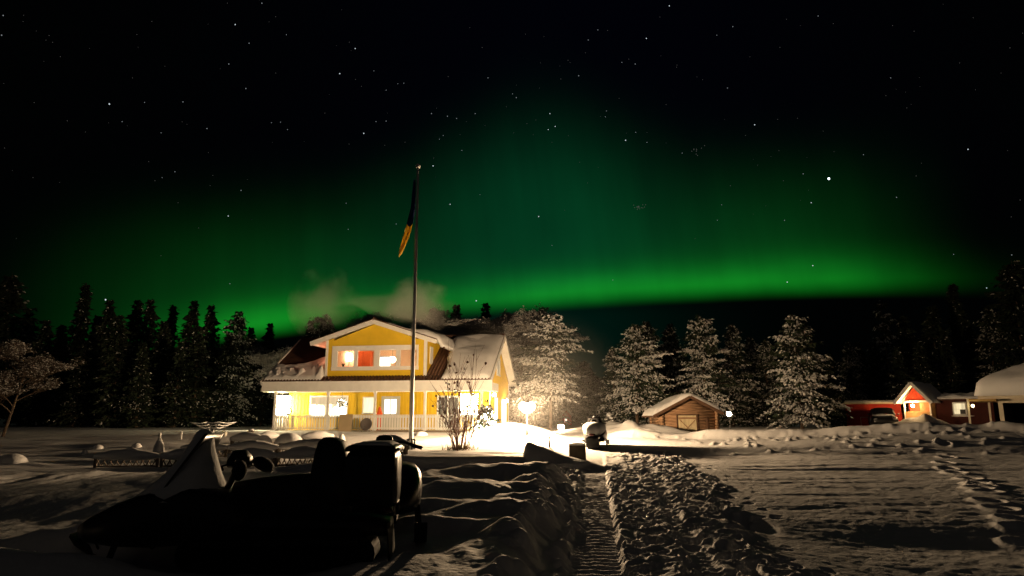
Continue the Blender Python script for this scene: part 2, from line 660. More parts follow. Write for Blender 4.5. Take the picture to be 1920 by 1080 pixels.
    # belt prints of the snowmobile
    for (x0, sl, hw, dep) in ((0.86, 0.118, 0.29, 0.05), (2.02, 0.150, 0.11, 0.03)):
        xt = x0 + sl * (y - 7.6)
        wob = 0.0 if hw > 0.2 else 0.12 * vnoise(x * 0 + 3.0, y / 1.1, 137)
        xt = xt + wob
        kk_ = 1.0 if hw > 0.2 else 0.45
        tm = kk_ * sst(hw + 0.07, hw - 0.03, np.abs(x - xt)) * sst(3.0, 4.5, y) * (1 - sst(21, 26, y))
        tread = np.sin(2 * pi * (y + 0.25 * np.abs(x - xt)) / 0.20 + fbm(x * 2, y * 2, 2, 131) * 1.5)
        z = z * (1 - tm) + tm * (zflat - dep + 0.015 * np.clip(tread, -0.6, 1) + 0.010 * vnoise(x * 9, y * 9, 133) + 0.03 * vnoise(x * 2.1, y * 1.7, 135))
        rim = np.exp(-((np.abs(x - xt) - hw - 0.10) / 0.07) ** 2) * sst(3.0, 4.5, y) * (1 - sst(21, 26, y))
        z = z + rim * kk_ * (0.0 + 0.06 * np.clip(vnoise(x * 5, y * 3.5, 141) + .1, 0, 1))
    # open yard to the right: old ski and sled tracks drifted over
    fr = sst(0.6, 2.2, x - xc - 0.6) * near
    st = fbm(x / 2.4 + 0.3 * y, y / 0.55, 3, 151)
    z = z + fr * (np.clip(st + 0.3 * fbm(x / 5.0, y / 4.0, 2, 155), -0.35, 0.35) * 0.036 * np.clip(0.55 + 1.3 * fbm(x / 3.0 + 9, y / 3.5, 2, 157), 0.1, 1.6) + fbm(x / 0.34, y / 0.26, 3, 161) * 0.015) * (1 - sst(30, 40, y))
    for (ya, sl, amp) in ((16.2, 0.06, 0.03), (17.0, 0.07, 0.025), (20.1, -0.03, 0.05), (21.0, -0.02, 0.035), (24.2, 0.02, 0.06), (25.0, 0.03, 0.05), (12.0, 0.16, 0.02)):
        z = z - fr * amp * np.clip(.5 + 1.6 * vnoise(x / 2.7 + ya, y / 3.0, 173), 0, 1.2) * np.exp(-((y - ya - sl * x - 0.25 * vnoise(x / 2.0, x * 0 + ya, 171)) / 0.15) ** 2)
    z = z - bump_at(x, y, 6.6, 10.2, 2.4, 0.9, 0.10) - bump_at(x, y, 3.75, 11.4, 0.28, 0.75, 0.13, 2.0)
    wf3, wi3 = worley(x / 0.5, y / 0.42, 181)
    cl = sst(23.5, 25.2, y) * (1 - sst(29.5, 31.0, y)) * fr
    z = z + cl * sst(0.40, 0.10, wf3) * 0.09 * (wi3 > 0.78)
    for (fx, fy, fa) in FEET:
        k = (np.abs(x - fx) < 1) & (np.abs(y - fy) < 1)
        if k.any():
            z = np.where(k, z - 0.15 * np.exp(-(((x - fx) / 0.15) ** 2 + ((y - fy) / 0.22) ** 2) ** 2)
                         + 0.05 * np.exp(-((np.sqrt(((x - fx) / 0.27) ** 2 + ((y - fy) / 0.36) ** 2) - 1) / 0.25) ** 2), z)
    # ploughed bank along the far side of the yard
    yb = 32.8 - 0.29 * (x - 8) + 0.7 * vnoise(x / 3.1, x * 0 + 1.7, 191)
    ab = sst(3.6, 6.0, x) * (1 - sst(21.5, 23.5, x))
    hb = 0.24 + 0.34 * np.clip(vnoise(x / 1.9, x * 0 + 8.1, 201) + 0.25, 0, 1) + 0.10 * fbm(x / 0.7, y / 0.6, 2, 211)
    z = z + ab * hb * np.exp(-(np.abs(y - yb) / 0.8) ** 2.2)
    wf4, wi4 = worley(x / 0.42, y / 0.36, 221)
    z = z + ab * np.exp(-((y - yb + 1.1) / 0.6) ** 2) * sst(0.42, 0.10, wf4) * 0.07 * wi4 * (wi4 > .6)
    z = z - 0.34 * sst(7.5, 11, x) * sst(0.5, 2.2, y - yb) * (1 - sst(40, 50, y)) * (1 - sst(24, 27, x))
    for (cx, cyy, rx, ry, h) in [(14.8, 33.6, 1.6, 1.0, 0.62), (18.0, 34.5, 1.8, 0.8, 0.30), (12.0, 34.0, 1.5, .8, .25), (21.3, 33.6, 1.8, 1.2, 0.30), (24.6, 34.2, 1.0, 1.2, 0.45),
                                 (29.0, 49.4, 1.9, 1.2, 0.95), (26.6, 50.0, 1.5, 1.0, 0.35), (33.5, 47.0, 3.0, 1.0, 0.35), (27.5, 45, 3, 1, .3), (22.5, 44, 2.5, 1, .35),
                                 (6.2, 38.5, 1.7, 1.6, 0.48), (8.2, 37.2, 2.6, 1.3, 0.40), (11.5, 36.8, 2.0, 1.0, 0.30), (5.9, 44, 2.2, 2, 0.5), (16, 40.5, 2.0, 1, .35)]:
        z = z + bump_at(x, y, cx, cyy, rx, ry, h, 1.4) * (1 + 0.5 * vnoise(x / 0.7, y / 0.7, 231))
    # left garden swells
    for (cx, cyy, rx, ry, h) in [(-14.5, 27.0, 3.5, 1.3, 0.22), (-9.0, 26.0, 3, 1.2, 0.15), (-12.5, 33, 4, 2.0, .25), (-6.5, 35.5, 5.0, 2.0, 0.18)]:
        z = z + bump_at(x, y, cx, cyy, rx, ry, h)
    z = z + fbm(x / 0.11, y / 0.11, 2, 241) * 0.008 * (1 - sst(16, 26, r))
    return z


def gz(x, y):
    return float(ground_h(np.array([x]), np.array([y]))[0])


def ground_point(px, py):
    """where the line of sight of a pixel meets the snow"""
    d = ray(px, py)
    Y = 4.0 + np.arange(2600) * 0.03
    k = Y / d.y
    below = CAMZ + d.z * k < ground_h(d.x * k, Y)
    i = int(np.argmax(below)) if below.any() else 2599
    s = k[i]
    return Vector((d.x * s, Y[i], gz(d.x * s, Y[i])))


def make_ground():
    rs = [0.0, 1.0, 2.2]
    r = 3.4
    while r < 44:
        rs.append(r)
        r *= 1.0042 if r < 26 else 1.006
    while r < 3000:
        rs.append(r)
        r *= 1.03 if r < 120 else 1.2
    rs.append(3000.0)
    rs = np.array(rs[1:])
    a = [-180.0]
    while a[-1] < 180:
        s = abs(a[-1])
        a.append(a[-1] + (0.085 if s < 39 else 0.25 if s < 50 else 1.0 if s < 80 else 3.0))
    a = np.radians(np.array(a[:-1]))
    RR, AA = np.meshgrid(rs, a, indexing='ij')
    xx, yy = RR * np.sin(AA), RR * np.cos(AA)
    zz = ground_h(xx.ravel(), yy.ravel())
    nr, na = RR.shape
    co = np.stack([xx.ravel(), yy.ravel(), zz], 1)
    co = np.vstack([co, [[0, 0, gz(0, 0)]]])
    i = np.arange(nr - 1)[:, None] * na
    j = np.arange(na)[None, :]
    j2 = (j + 1) % na
    quads = np.stack([i + j, i + na + j, i + na + j2, i + j2], -1).reshape(-1, 4)
    tri = np.stack([np.full(na, nr * na), np.arange(na), (np.arange(na) + 1) % na], 1)
    me = bpy.data.meshes.new('snow_ground')
    me.vertices.add(len(co))
    me.vertices.foreach_set('co', co.ravel())
    loops = np.concatenate([quads.ravel(), tri.ravel()])
    me.loops.add(len(loops))
    me.loops.foreach_set('vertex_index', loops.astype(np.int32))
    nq, ntri = len(quads), len(tri)
    me.polygons.add(nq + ntri)
    ls = np.concatenate([np.arange(nq) * 4, nq * 4 + np.arange(ntri) * 3])
    me.polygons.foreach_set('loop_start', ls.astype(np.int32))
    me.polygons.foreach_set('use_smooth', np.ones(nq + ntri, bool))
    me.update(calc_edges=True)
    me.validate()
    me.materials.append(SNOW)
    o = bpy.data.objects.new('ground', me)
    COL.objects.link(o)
    tag(o, kind='structure')
    return o


make_ground()

# ------------------------------------------------------------------ stars
STARS = [(1554, 335, 4.2, 2.2), (1212, 72, 1.8, 1), (1255, 11, 1.9, 1), (1415, 234, 1.9, 1), (1173, 263, 2.0, 1), (1031, 213, 1.6, 1), (1028, 243, 1.5, 1), (1041, 237, 1.7, .9),
         (1010, 406, 1.9, 1), (1521, 380, 1.7, .9), (1506, 326, 1.6, .8), (1815, 280, 1.8, .9), (1681, 370, 1.6, .8), (1524, 498, 1.9, 1), (1476, 529, 1.9, 1), (1471, 413, 1.5, .7),
         (1353, 384, 1.2, .6), (1345, 413, 1.2, .6), (1149, 525, 1.4, .7), (893, 564, 2.4, 1.2), (198, 562, 2.6, 1.4), (205, 195, 2.4, 1.2), (343, 191, 1.6, .8), (441, 46, 1.8, .9),
         (429, 120, 1.7, .8), (467, 81, 1.6, .7), (491, 6, 1.7, .8), (461, 166, 1.7, .8), (637, 138, 2.0, 1), (666, 91, 1.7, .9), (388, 241, 1.7, .8), (428, 405, 1.8, .9),
         (452, 357, 1.7, .8), (431, 532, 1.5, .8), (682, 250, 2.0, 1.1), (705, 228, 1.4, .7), (724, 227, 1.5, .7), (809, 213, 1.7, .8), (839, 218, 1.7, .8), (856, 222, 1.4, .7),
         (891, 213, 1.5, .7), (812, 311, 2.0, 1.1), (844, 383, 1.7, .9), (743, 420, 1.5, .7), (653, 430, 1.4, .6), (649, 381, 1.3, .6), (915, 146, 1.5, .7), (968, 183, 1.7, .8),
         (961, 176, 1.3, .6), (1085, 142, 1.7, .8), (1103, 75, 1.5, .7), (1121, 56, 1.4, .6), (1191, 120, 1.6, .8), (1166, 117, 1.3, .6), (1364, 165, 1.5, .8), (1374, 50, 1.5, .8),
         (1344, 66, 1.2, .6), (1534, 30, 1.4, .6), (1670, 146, 1.3, .6), (1619, 290, 1.4, .7), (1137, 208, 1.3, .6), (1135, 219, 1.3, .6), (1192, 248, 1.4, .7), (1213, 267, 1.4, .7),
         (1279, 287, 1.3, .6), (6, 29, 1.7, .8), (3, 66, 1.7, .8), (229, 228, 1.3, .5), (271, 192, 1.3, .5), (328, 322, 1.4, .6), (304, 333, 1.2, .5), (302, 249, 1.2, .5),
         (509, 230, 1.2, .5), (526, 229, 1.3, .5), (539, 243, 1.3, .6), (537, 65, 1.3, .5), (701, 133, 1.2, .5), (746, 157, 1.2, .5), (757, 156, 1.2, .5), (724, 169, 1.3, .5),
         (824, 261, 1.2, .5), (831, 254, 1.3, .6), (866, 282, 1.3, .6), (1897, 478, 1.5, .8), (1788, 477, 1.3, .6), (1850, 540, 1.6, .9), (1035, 460, 1.2, .6), (900, 365, 1.0, .4)]
rng = random.Random(11)
sb = MB()
for k in range(260):
    STARS.append((rng.uniform(-200, 2100), rng.triangular(-500, 500, 240), rng.uniform(0.6, 1.1), rng.uniform(0.10, 0.35)))
for k in range(26):     # the two hazy star clusters
    c = (1198, 387, 5) if k < 16 else (1302, 283, 8)
    STARS.append((rng.gauss(c[0], c[2]), rng.gauss(c[1], c[2] * .55), 1.3, .20 if k < 16 else .1))
SM = [emit('starlight_%s' % nme, cl_, s_, False) for nme, s_, cl_ in (('dim', 0.085, (1, .93, .86)), ('soft', 0.25, (.86, .94, 1)), ('clear', 0.75, (.82, .93, 1)), ('bright', 3.5, (.85, .95, 1)))]
for (px, py, dpx, br) in STARS:
    d = ray(px, py).normalized()
    c = Vector((0, 0, CAMZ)) + d * 6000
    rr = dpx * 0.46 / FPX * 6000
    sb.blob(c, rr, 6, 4, 0 if br < .4 else 1 if br < .85 else 2 if br < 2 else 3)
tag(sb.build('stars', SM), kind='stuff')


# ------------------------------------------------------------------ the yellow house
HZ = 0.80
HO = Vector((-1.38, 43.0, HZ))
HR = radians(-9)
house = thing('yellow_house', 'yellow wooden house with white porch and a lit four-pane dormer window', 'house', HO, HR)
EX = Vector((cos(HR), sin(HR), 0))
EY = Vector((-sin(HR), cos(HR), 0))


def hpl(px, py, axis, val):
    """pixel -> house coordinates (x, y, absolute z) on the plane x=val or y=val"""
    d = ray(px, py)
    o = Vector((0, 0, CAMZ)) - Vector((HO.x, HO.y, 0))
    n = EX if axis == 'x' else EY
    s = (val - o.dot(n)) / d.dot(n)
    p = o + d * s
    return p.dot(EX), p.dot(EY), p.z


def hb(mb, name, mats, parent=None):
    mb.v = [(a, b, c - HZ) for a, b, c in mb.v]
    return mb.build(name, mats, parent or house)


HL, HD, PY = 13.2, 7.2, -2.0
EAVE, RIDGE, RY = 3.85, 7.03, 2.6


def zr(y):
    return EAVE + (RIDGE - EAVE) / (RY + 2.4) * (y + 2.4) if y <= RY else RIDGE - (RIDGE - 4.05) / 5.0 * (y - RY)


# openings of the front wall (house x, z) measured on the plane y=0
def rect0(px0, py0, px1, py1, pl=0.0):
    x0, _, z1 = hpl(px0, py0, 'y', pl)
    x1, _, z0 = hpl(px1, py1, 'y', pl)
    return x0, x1, z0, z1


w = MB()
w.box(-HL, -9.96, 0.0, 0.15, 0.5, 5.2)
w.box(-9.96, -3.54, 0.0, 0.15, 0.5, 4.02)
w.box(-3.54, 0, 0.0, 0.15, 0.5, 5.2)
x = -HL + 0.10
while x < 0:
    w.box(x, x + 0.05, -0.022, 0.0, 0.92, 3.2)
    x += 0.235
for xs, sgn in ((-0.15, 1), (-HL, -1)):
    w.prism([(xs, 0.15, 0.5), (xs, HD, 0.5), (xs, HD, zr(HD) - .2), (xs, RY, RIDGE - .2), (xs, 0.15, zr(.15) - .2)], (0.15, 0, 0))
    w.prism([(xs, -2.2, 3.3), (xs, -0.002, 3.3), (xs, -0.002, zr(0) - .2), (xs, -2.2, zr(-2.2) - .2)], (0.15, 0, 0))
w.box(-HL + .15, -.15, HD - .15, HD, 0.5, zr(HD) - .25)
y = 0.3
while y < HD - .1:
    w.box(0.0, 0.02, y, y + 0.05, 0.9, min(zr(y) - .3, 6.6))
    y += 0.3
hb(w, 'wall', YELLOW)

for (xx, yy) in ((-0.02, -0.02), (-0.02, HD - .08)):
    b = MB()
    b.box(xx, xx + 0.06, yy, yy + 0.12, 0.6, zr(yy + .06) - .22)
    hb(b, 'corner_board', WHITE)

# roof: front slope left and right of the dormer, the strip below it, and the back slope
r = MB()
DX0, DX1, DY = -9.95, -3.55, -1.95


def slab(x0, x1, y0, y1, th=0.16, m=0):
    r.prism([(x0, y0, zr(y0)), (x0, y1, zr(y1)), (x0, y1, zr(y1) - th), (x0, y0, zr(y0) - th)], (x1 - x0, 0, 0), m)


slab(-13.85, DX0, -2.4, RY)
slab(DX1, 0.5, -2.4, RY)
slab(DX0, DX1, -2.4, DY - .01)
slab(-13.85, 0.5, RY, 7.6)
x = -13.8
while x < 0.45:                      # rows of curved tiles along the eave and beside the dormer
    r.tube([(x, -2.43, zr(-2.43) + .015), (x, -1.98, zr(-1.98) + .02)], 0.055, 6)
    if DX1 < x < -1.2:
        r.tube([(x, -1.95, zr(-1.95) + .02), (x, 2.5, zr(2.5) + .02)], 0.05, 6)
    x += 0.2
r.tube([(-13.85, RY, RIDGE + .03), (0.5, RY, RIDGE + .03)], 0.09, 8)
roof = hb(r, 'roof', TILE)

# white boarding under the overhangs and along the gable edges
for xg, x0, x1 in ((0.53, 0.02, 0.5), (-13.88, -13.85, -HL - .02)):
    s_ = MB()
    for (ya, yb) in ((-2.45, RY), (7.65, RY)):
        s_.bar((xg, ya, zr(ya) - .10), (xg, yb, RIDGE - .10), 0.05, 0.30)
    hb(s_, 'barge_board', WHITE)
    s_ = MB()
    for ya, yb in ((-2.35, RY), (RY, 7.55)):
        s_.prism([(x0, ya, zr(ya) - .165), (x0, yb, zr(yb) - .165), (x0, yb, zr(yb) - .19), (x0, ya, zr(ya) - .19)], (x1 - x0, 0, 0))
    hb(s_, 'soffit', WHITE)

# porch
p = MB()
p.box(-13.8, 0.62, -2.46, -2.33, 3.22, 3.80)
p.box(-13.8, 0.62, -2.50, -2.461, 3.74, 3.83)
p.box(-13.7, -13.57, -2.32, 0.0, 3.22, 3.6)
p.box(0.42, 0.55, -2.32, 0.0, 3.22, 3.7)
hb(p, 'fascia', WHITE)
p = MB()
p.box(-13.56, 0.41, -2.32, -0.03, 3.26, 3.32)
x = -13.4
while x < 0.3:
    p.box(x, x + .015, -2.3, -0.05, 3.245, 3.262)
    x += 0.14
hb(p, 'porch_ceiling', WHITE)
p = MB()
p.box(-HL - .05, 0.05, -2.1, -0.03, 0.80, 0.90)
p.box(-HL, 0, -2.05, -1.98, 0.45, 0.795)
p.box(-HL - .02, 0.02, -2.14, -2.09, 0.60, 0.76)
hb(p, 'porch_floor', WOODG)
POSTS = [hpl(q_, 760, 'y', -1.95)[0] for q_ in (516, 615, 703, 797, 903)]
POSTS[-1] = min(POSTS[-1], -0.06)
for q_ in POSTS:
    p = MB()
    p.box(q_ - .065, q_ + .065, -2.02, -1.89, 0.9, 3.24)
    p.box(q_ - .09, q_ + .09, -2.045, -1.865, 3.10, 3.22)
    p.box(q_ - .085, q_ + .085, -2.04, -1.87, 0.9, 1.05)
    hb(p, 'porch_post', WHITE)
for i in range(4):
    p = MB()
    x0, x1 = POSTS[i] + .07, POSTS[i + 1] - .07
    p.box(x0, x1, -2.0, -1.90, 1.78, 1.83)
    p.box(x0, x1, -1.98, -1.93, 1.66, 1.74)
    p.box(x0, x1, -1.98, -1.93, 1.0, 1.08)
    n = int((x1 - x0) / 0.165)
    for k in range(n):
        xx = x0 + (k + .5) * (x1 - x0) / n
        p.box(xx - .047, xx + .047, -2.005, -1.982, 0.95, 1.772)
    hb(p, 'railing', WHITE)
p = MB()
p.box(-HL + .01, -HL + .06, -1.88, -0.05, 1.78, 1.83)
p.box(-HL + .02, -HL + .05, -1.88, -0.05, 1.0, 1.08)
for k in range(9):
    p.box(-HL + .02, -HL + .05, -1.85 + k * .2, -1.75 + k * .2, 1.081, 1.779)
hb(p, 'railing', WHITE)

LITW = lit_cloth('lit_curtain', (1.0, 0.76, 0.44), 1.05, 5.0, 0.35)
LITB = lit_cloth('bright_curtain', (1.0, 0.86, 0.58), 5.0, 4.0, 0.4)
LITD = lit_cloth('dim_pane', (1.0, 0.74, 0.42), 0.24, 7.0, 0.8)
LITP = lit_cloth('frosted_pane', (1.0, 0.93, 0.80), 2.6, 5.0, 0.15)


def window_on_front(px0, py0, px1, py1, pane, cols=1, fw=0.09, pl=0.0, label=None):
    x0, x1, z0, z1 = rect0(px0, py0, px1, py1, pl)
    f = MB()
    ya, yb = pl - .06, pl - .024
    f.box(x0, x1, ya, yb, z1 - fw, z1)
    f.box(x0 - .03, x1 + .03, ya - .03, yb, z0, z0 + fw)
    f.box(x0, x0 + fw, ya, yb, z0 + fw, z1 - fw)
    f.box(x1 - fw, x1, ya, yb, z0 + fw, z1 - fw)
    wp = (x1 - x0 - 2 * fw) / cols
    for k in range(1, cols):
        xx = x0 + fw + k * wp
        f.box(xx - .035, xx + .035, ya, yb, z0 + fw, z1 - fw)
    fo = hb(f, 'window', WHITE)
    if label: fo['label'] = label
    g = MB()
    g.box(x0 + fw, x1 - fw, pl - .036, pl - .026, z0 + fw, z1 - fw)
    hb(g, 'pane', pane, fo)
    return x0, x1, z0, z1, fo


x0, x1, z0, z1, fo = window_on_front(582, 742, 652, 783, LITW, 2, label='wide porch window with pale curtains drawn half down')
g = MB()                                # gathered bright curtains at the sill
for (a0, a1, hh) in ((.05, .16, .95), (.16, .40, .62), (.50, .58, .75), (.60, .97, .55)):
    xa, xb = x0 + (x1 - x0) * a0, x0 + (x1 - x0) * a1
    pts = []
    for k in range(9):
        u = k / 8
        pts.append((xa + (xb - xa) * u, -0.05, z0 + .09 + (z1 - z0 - .2) * hh * (0.72 + 0.28 * sin(pi * u) + .06 * sin(9 * u))))
    g.prism([(xa, -.05, z0 + .09)] + [(xb, -.05, z0 + .09)] + pts[::-1], (0, 0.012, 0))
hb(g, 'curtain', LITB, fo)
g = MB()
g.box(x0 + .09, x1 - .09, -.055, -.045, z1 - .55, z1 - .09)
hb(g, 'roller_blind', lit_cloth('blind', (1.0, .74, .42), .75, 3, .15), fo)

window_on_front(681, 744, 705, 776, lit_cloth('pantry_pane', (1.0, 0.85, 0.52), 1.15, 8, .2), 1, .07, label='small square porch window glowing pale yellow')
window_on_front(820, 742, 861, 808, LITD, 2, .10, label='dark glazed porch door pair with white frame')
window_on_front(863, 738, 896, 780, LITB, 1, .06, label='overbright porch window hidden behind its own glare')

# front door with two frosted lights
x0, x1, z0, z1 = rect0(716, 743, 749, 808)
d_ = MB()
d_.box(x0, x0 + .12, -.05, -.024, z0, z1)
d_.box(x1 - .12, x1, -.05, -.024, z0, z1)
d_.box(x0 + .12, x1 - .12, -.05, -.024, z1 - .12, z1)
d_.box(x0 + .12, x1 - .12, -.04, -.024, z0, z1 - .12)
do = hb(d_, 'door', mat('door_paint', (.55, .56, .50), .5, .05, 3))
for a0, a1 in ((722, 731), (734, 743)):
    q0, q1, q2, q3 = rect0(a0, 749, a1, 776)
    g = MB()
    g.box(q0, q1, -.052, -.041, q2, q3)
    hb(g, 'pane', LITP, do)
g = MB()
g.tube([(x1 - .2, -.05, 1.9), (x1 - .2, -.10, 1.9), (x1 - .32, -.10, 1.9)], .015, 6)
hb(g, 'handle', METAL, do)

# gable end: two tall lit windows, an upper pair, two globe lamps
GP = lit_cloth('gable_pane', (1.0, .90, .66), 3.4, 3, .3)


def window_on_gable(pxa, pxb, pyt, pyb, pane):
    _, y0, _ = hpl(pxa, (pyt + pyb) / 2, 'x', 0.0)
    _, y1, _ = hpl(pxb, (pyt + pyb) / 2, 'x', 0.0)
    _, _, zt = hpl((pxa + pxb) / 2, pyt, 'x', 0.0)
    _, _, zb = hpl((pxa + pxb) / 2, pyb, 'x', 0.0)
    f = MB()
    f.box(.021, .06, y0, y1, zt - .08, zt)
    f.box(.021, .09, y0 - .03, y1 + .03, zb, zb + .08)
    f.box(.021, .06, y0, y0 + .08, zb + .08, zt - .08)
    f.box(.021, .06, y1 - .08, y1, zb + .08, zt - .08)
    fo = hb(f, 'window', WHITE)
    g = MB()
    g.box(.024, .034, y0 + .08, y1 - .08, zb + .08, zt - .08)
    hb(g, 'pane', pane, fo)


window_on_gable(926, 932, 744, 788, GP)
window_on_gable(939, 948, 749, 793, GP)
window_on_gable(930.5, 936.5, 671, 705, lit_cloth('upper_gable_pane', (1, .8, .5), .35, 3, .3))
GLOBE = emit('lamp_globe_light', WARM, 110.0)
for (px, py, yy) in ((927, 740, 0.9), (953, 752, 6.9)):
    _, ya, za = hpl(px - 3, py, 'x', 0.25)
    ya = min(max(ya, 0.2), HD - .1)
    l = MB()
    l.box(.02, .05, ya - .06, ya + .06, za - .25, za - .08)
    l.tube([(.05, ya, za - .16), (.2, ya, za - .2), (.25, ya, za - .13)], .018, 6)
    l.lathe([(.06, -.13), (.07, -.10), (.04, -.08)], (.25, ya, za), 10)
    lo = hb(l, 'wall_lamp', IRON)
    g = MB()
    g.blob((.25, ya, za), .12, 12, 8)
    hb(g, 'globe', GLOBE, lo)

# dormer
d = MB()
AX, AZ = -6.75, 7.50


def dz(x):                              # underside of the dormer roof
    return AZ - abs(x - AX) * 0.325 - .12


wx0, _, wz1 = hpl(625, 650, 'y', DY)
wx1, _, wz0 = hpl(783, 692, 'y', DY)
d.box(DX0, wx0, DY, DY + .14, 4.0, dz(DX0))
d.box(wx1, DX1, DY, DY + .14, 4.0, dz(DX1))
d.box(wx0, wx1, DY, DY + .14, 4.0, wz0)
d.prism([(wx0, DY, wz1), (wx1, DY, wz1), (wx1, DY, dz(DX1)), (AX, DY, dz(AX)), (wx0, DY, dz(DX0))], (0, .14, 0))
d.prism([(wx1, DY + .001, dz(DX1) - .001), (DX1, DY + .001, dz(DX1) - .001), (wx1, DY + .001, dz(wx1))], (0, .13, 0))
d.prism([(wx0, DY + .001, dz(DX0) - .001), (wx0, DY + .001, dz(wx0)), (DX0, DY + .001, dz(DX0) - .001)], (0, .13, 0))
for xs in (DX0, DX1 - .14):
    d.box(xs, xs + .14, DY + .14, 1.6, 4.0, dz(DX0))
dorm = hb(d, 'dormer', YELLOW)
for xs in (DX0 - .02, DX1 - .14):
    d = MB()
    d.box(xs, xs + .16, DY - .03, DY - .002, 4.05, dz(DX0) + .02)
    if xs > -5:
        d.box(DX1 + .002, DX1 + .03, DY - .002, DY + .16, 4.05, dz(DX1))
    hb(d, 'corner_board', WHITE, dorm)
d = MB()
for sx in (-1, 1):
    xe_ = AX + sx * 3.95
    d.prism([(AX, DY - .62, AZ), (xe_, DY - .62, AZ - 3.95 * .325), (xe_, DY - .62, AZ - 3.95 * .325 + .09), (AX, DY - .62, AZ + .10)], (0, 7.4, 0), 1)
    d.prism([(AX, DY - .60, AZ - .005), (xe_, DY - .60, AZ - 3.95 * .325 - .005), (xe_, DY - .60, AZ - 3.95 * .325 - .06), (AX, DY - .60, AZ - .06)], (0, 5.0, 0), 0)
    d.bar((AX, DY - .64, AZ - .10), (xe_ + sx * .03, DY - .64, AZ - .10 - 3.98 * .325), .06, .26, 0)
    d.box(xe_ - .03, xe_ + .03, DY - .60, 4.5, AZ - 3.95 * .325 - .17, AZ - 3.95 * .325 + .02, 0)
d.tube([(AX, DY - .62, AZ + .13), (AX, 5.4, AZ + .13)], .07, 8, 1)
drf = hb(d, 'dormer_roof', [WHITE, TILE])
PANES = [(633, 664), (671, 702), (712, 743), (751, 782)]
f = MB()
ya, yb = DY - .05, DY + .05
edges = [hpl(a, 670, 'y', DY)[0] for pr in PANES for a in pr]
pz1 = hpl(700, 657, 'y', DY)[2]
pz0 = hpl(700, 687, 'y', DY)[2]
edges[-1] = min(edges[-1], wx1 - .06)
f.box(wx0 - .04, wx1 + .04, ya, yb, pz1, wz1 + .03)
f.box(wx0 - .06, wx1 + .06, ya - .02, yb, wz0 - .04, pz0)
cuts = [wx0 - .04] + edges + [wx1 + .04]
for k in range(0, len(cuts), 2):
    f.box(cuts[k], cuts[k + 1], ya, yb, pz0, pz1)
fo = hb(f, 'window', WHITE, dorm)
for k in range(4):
    g = MB()
    g.box(edges[2 * k], edges[2 * k + 1], DY - .012, DY - .004, pz0, pz1)
    hb(g, 'pane', GLASS, dorm)
f = MB()                                # unseen window added on the left cheek, its orange glow reddens the roof snow
f.box(DX0 - .04, DX0 - .003, DY + .55, DY + 1.5, 5.0, 5.98)
fo = hb(f, 'window', WHITE, dorm)
f = MB()
f.box(DX0 - .05, DX0 - .041, DY + .63, DY + 1.42, 5.08, 5.9)
hb(f, 'pane', lit_cloth('added_orange_pane', (1.0, .30, .14), 5.0, 3, .2), dorm)
f = MB()                                # narrow blind window in the dormer cheek
f.box(DX1 + .004, DX1 + .04, DY + .75, DY + 1.45, 4.9, 5.98)
hb(f, 'shutter', WHITE, dorm)
# the lit room behind the dormer window
ROOMC = mat('room_wall', (0.82, 0.60, 0.42), .9, .06, 2)
ro = MB()
rx0, rx1, ry1 = DX0 + .15, DX1 - .15, 1.4
ro.box(rx0, rx1, ry1, ry1 + .05, 4.15, 6.15)
ro.box(rx0 - .004, rx0 + .03, DY + .15, ry1, 4.15, 6.15)
ro.box(rx1 - .03, rx1 + .004, DY + .15, ry1, 4.15, 6.15)
ro.box(rx0, rx1, DY + .15, ry1, 6.15, 6.2)
ro.box(rx0, rx1, DY + .15, ry1, 4.08, 4.15)
hb(ro, 'room', ROOMC)


def at_room(px, py, yl):
    xx, yy, zz = hpl(px, py, 'y', yl)
    return xx, yy, zz


def hworld(x, y, z):
    return HO + EX * x + EY * y + Vector((0, 0, z - HZ))


# room furniture: things of their own
cx, cyl, cz = at_room(736, 674, -0.7)
t_ = thing('pendant_lamp', 'round white lamp hanging in the third pane of the dormer window', 'lamp', hworld(cx, cyl, cz), HR)
l = MB()
l.tube([(0, 0, .2), (0, 0, 6.15 - cz)], .012, 6)
l.lathe([(.03, .24), (.07, .2), (.07, .17)], (0, 0, 0), 8)
l.build('cord', IRON, t_)
l = MB()
l.lathe([(.03, .19), (.13, .14), (.20, .04), (.20, -.06), (.13, -.16), (.04, -.2)], (0, 0, 0), 14)
l.build('globe', emit('pendant_light', (1, .80, .52), 46.0), t_)
cx, cyl, cz = at_room(655, 668, 0.9)
t_ = thing('floor_lamp', 'bright lamp with a pale shade in the first pane of the dormer window', 'lamp', hworld(cx, cyl, 4.15), HR)
l = MB()
l.lathe([(.16, 0), (.16, .03), (.02, .05), (.015, cz - 4.3)], (0, 0, 0), 10)
l.build('stand', IRON, t_)
l = MB()
l.lathe([(.16, cz - 4.45), (.24, cz - 4.40), (.20, cz - 4.0), (.14, cz - 3.95)], (0, 0, 0), 14)
l.build('lamp_shade', emit('shade_light', (1, .74, .48), 14.0), t_)
cx, cyl, cz = at_room(683, 672, 1.0)
t_ = thing('cupboard', 'orange-red cupboard in the second pane of the dormer window', 'cupboard', hworld(cx, 1.1, 4.15), HR)
l = MB()
l.box(-.45, .45, -.2, .28, 0, 1.75)
l.box(-.48, .48, -.23, .28, 1.75, 1.80)
l.build('cabinet', mat('orange_paint', (.75, .16, .05), .5, .1, 3), t_)
l = MB()
l.box(-.43, -.01, -.225, -.202, .08, 1.7)
l.box(.01, .43, -.225, -.202, .08, 1.7)
l.build('door', mat('orange_door', (.70, .14, .045), .5, .1, 3), t_)
cx, cyl, cz = at_room(637, 672, 0.2)
t_ = thing('curtain', 'reddish curtain at the left end of the dormer window', 'curtain', hworld(cx, 0.2, 4.2), HR)
l = MB()
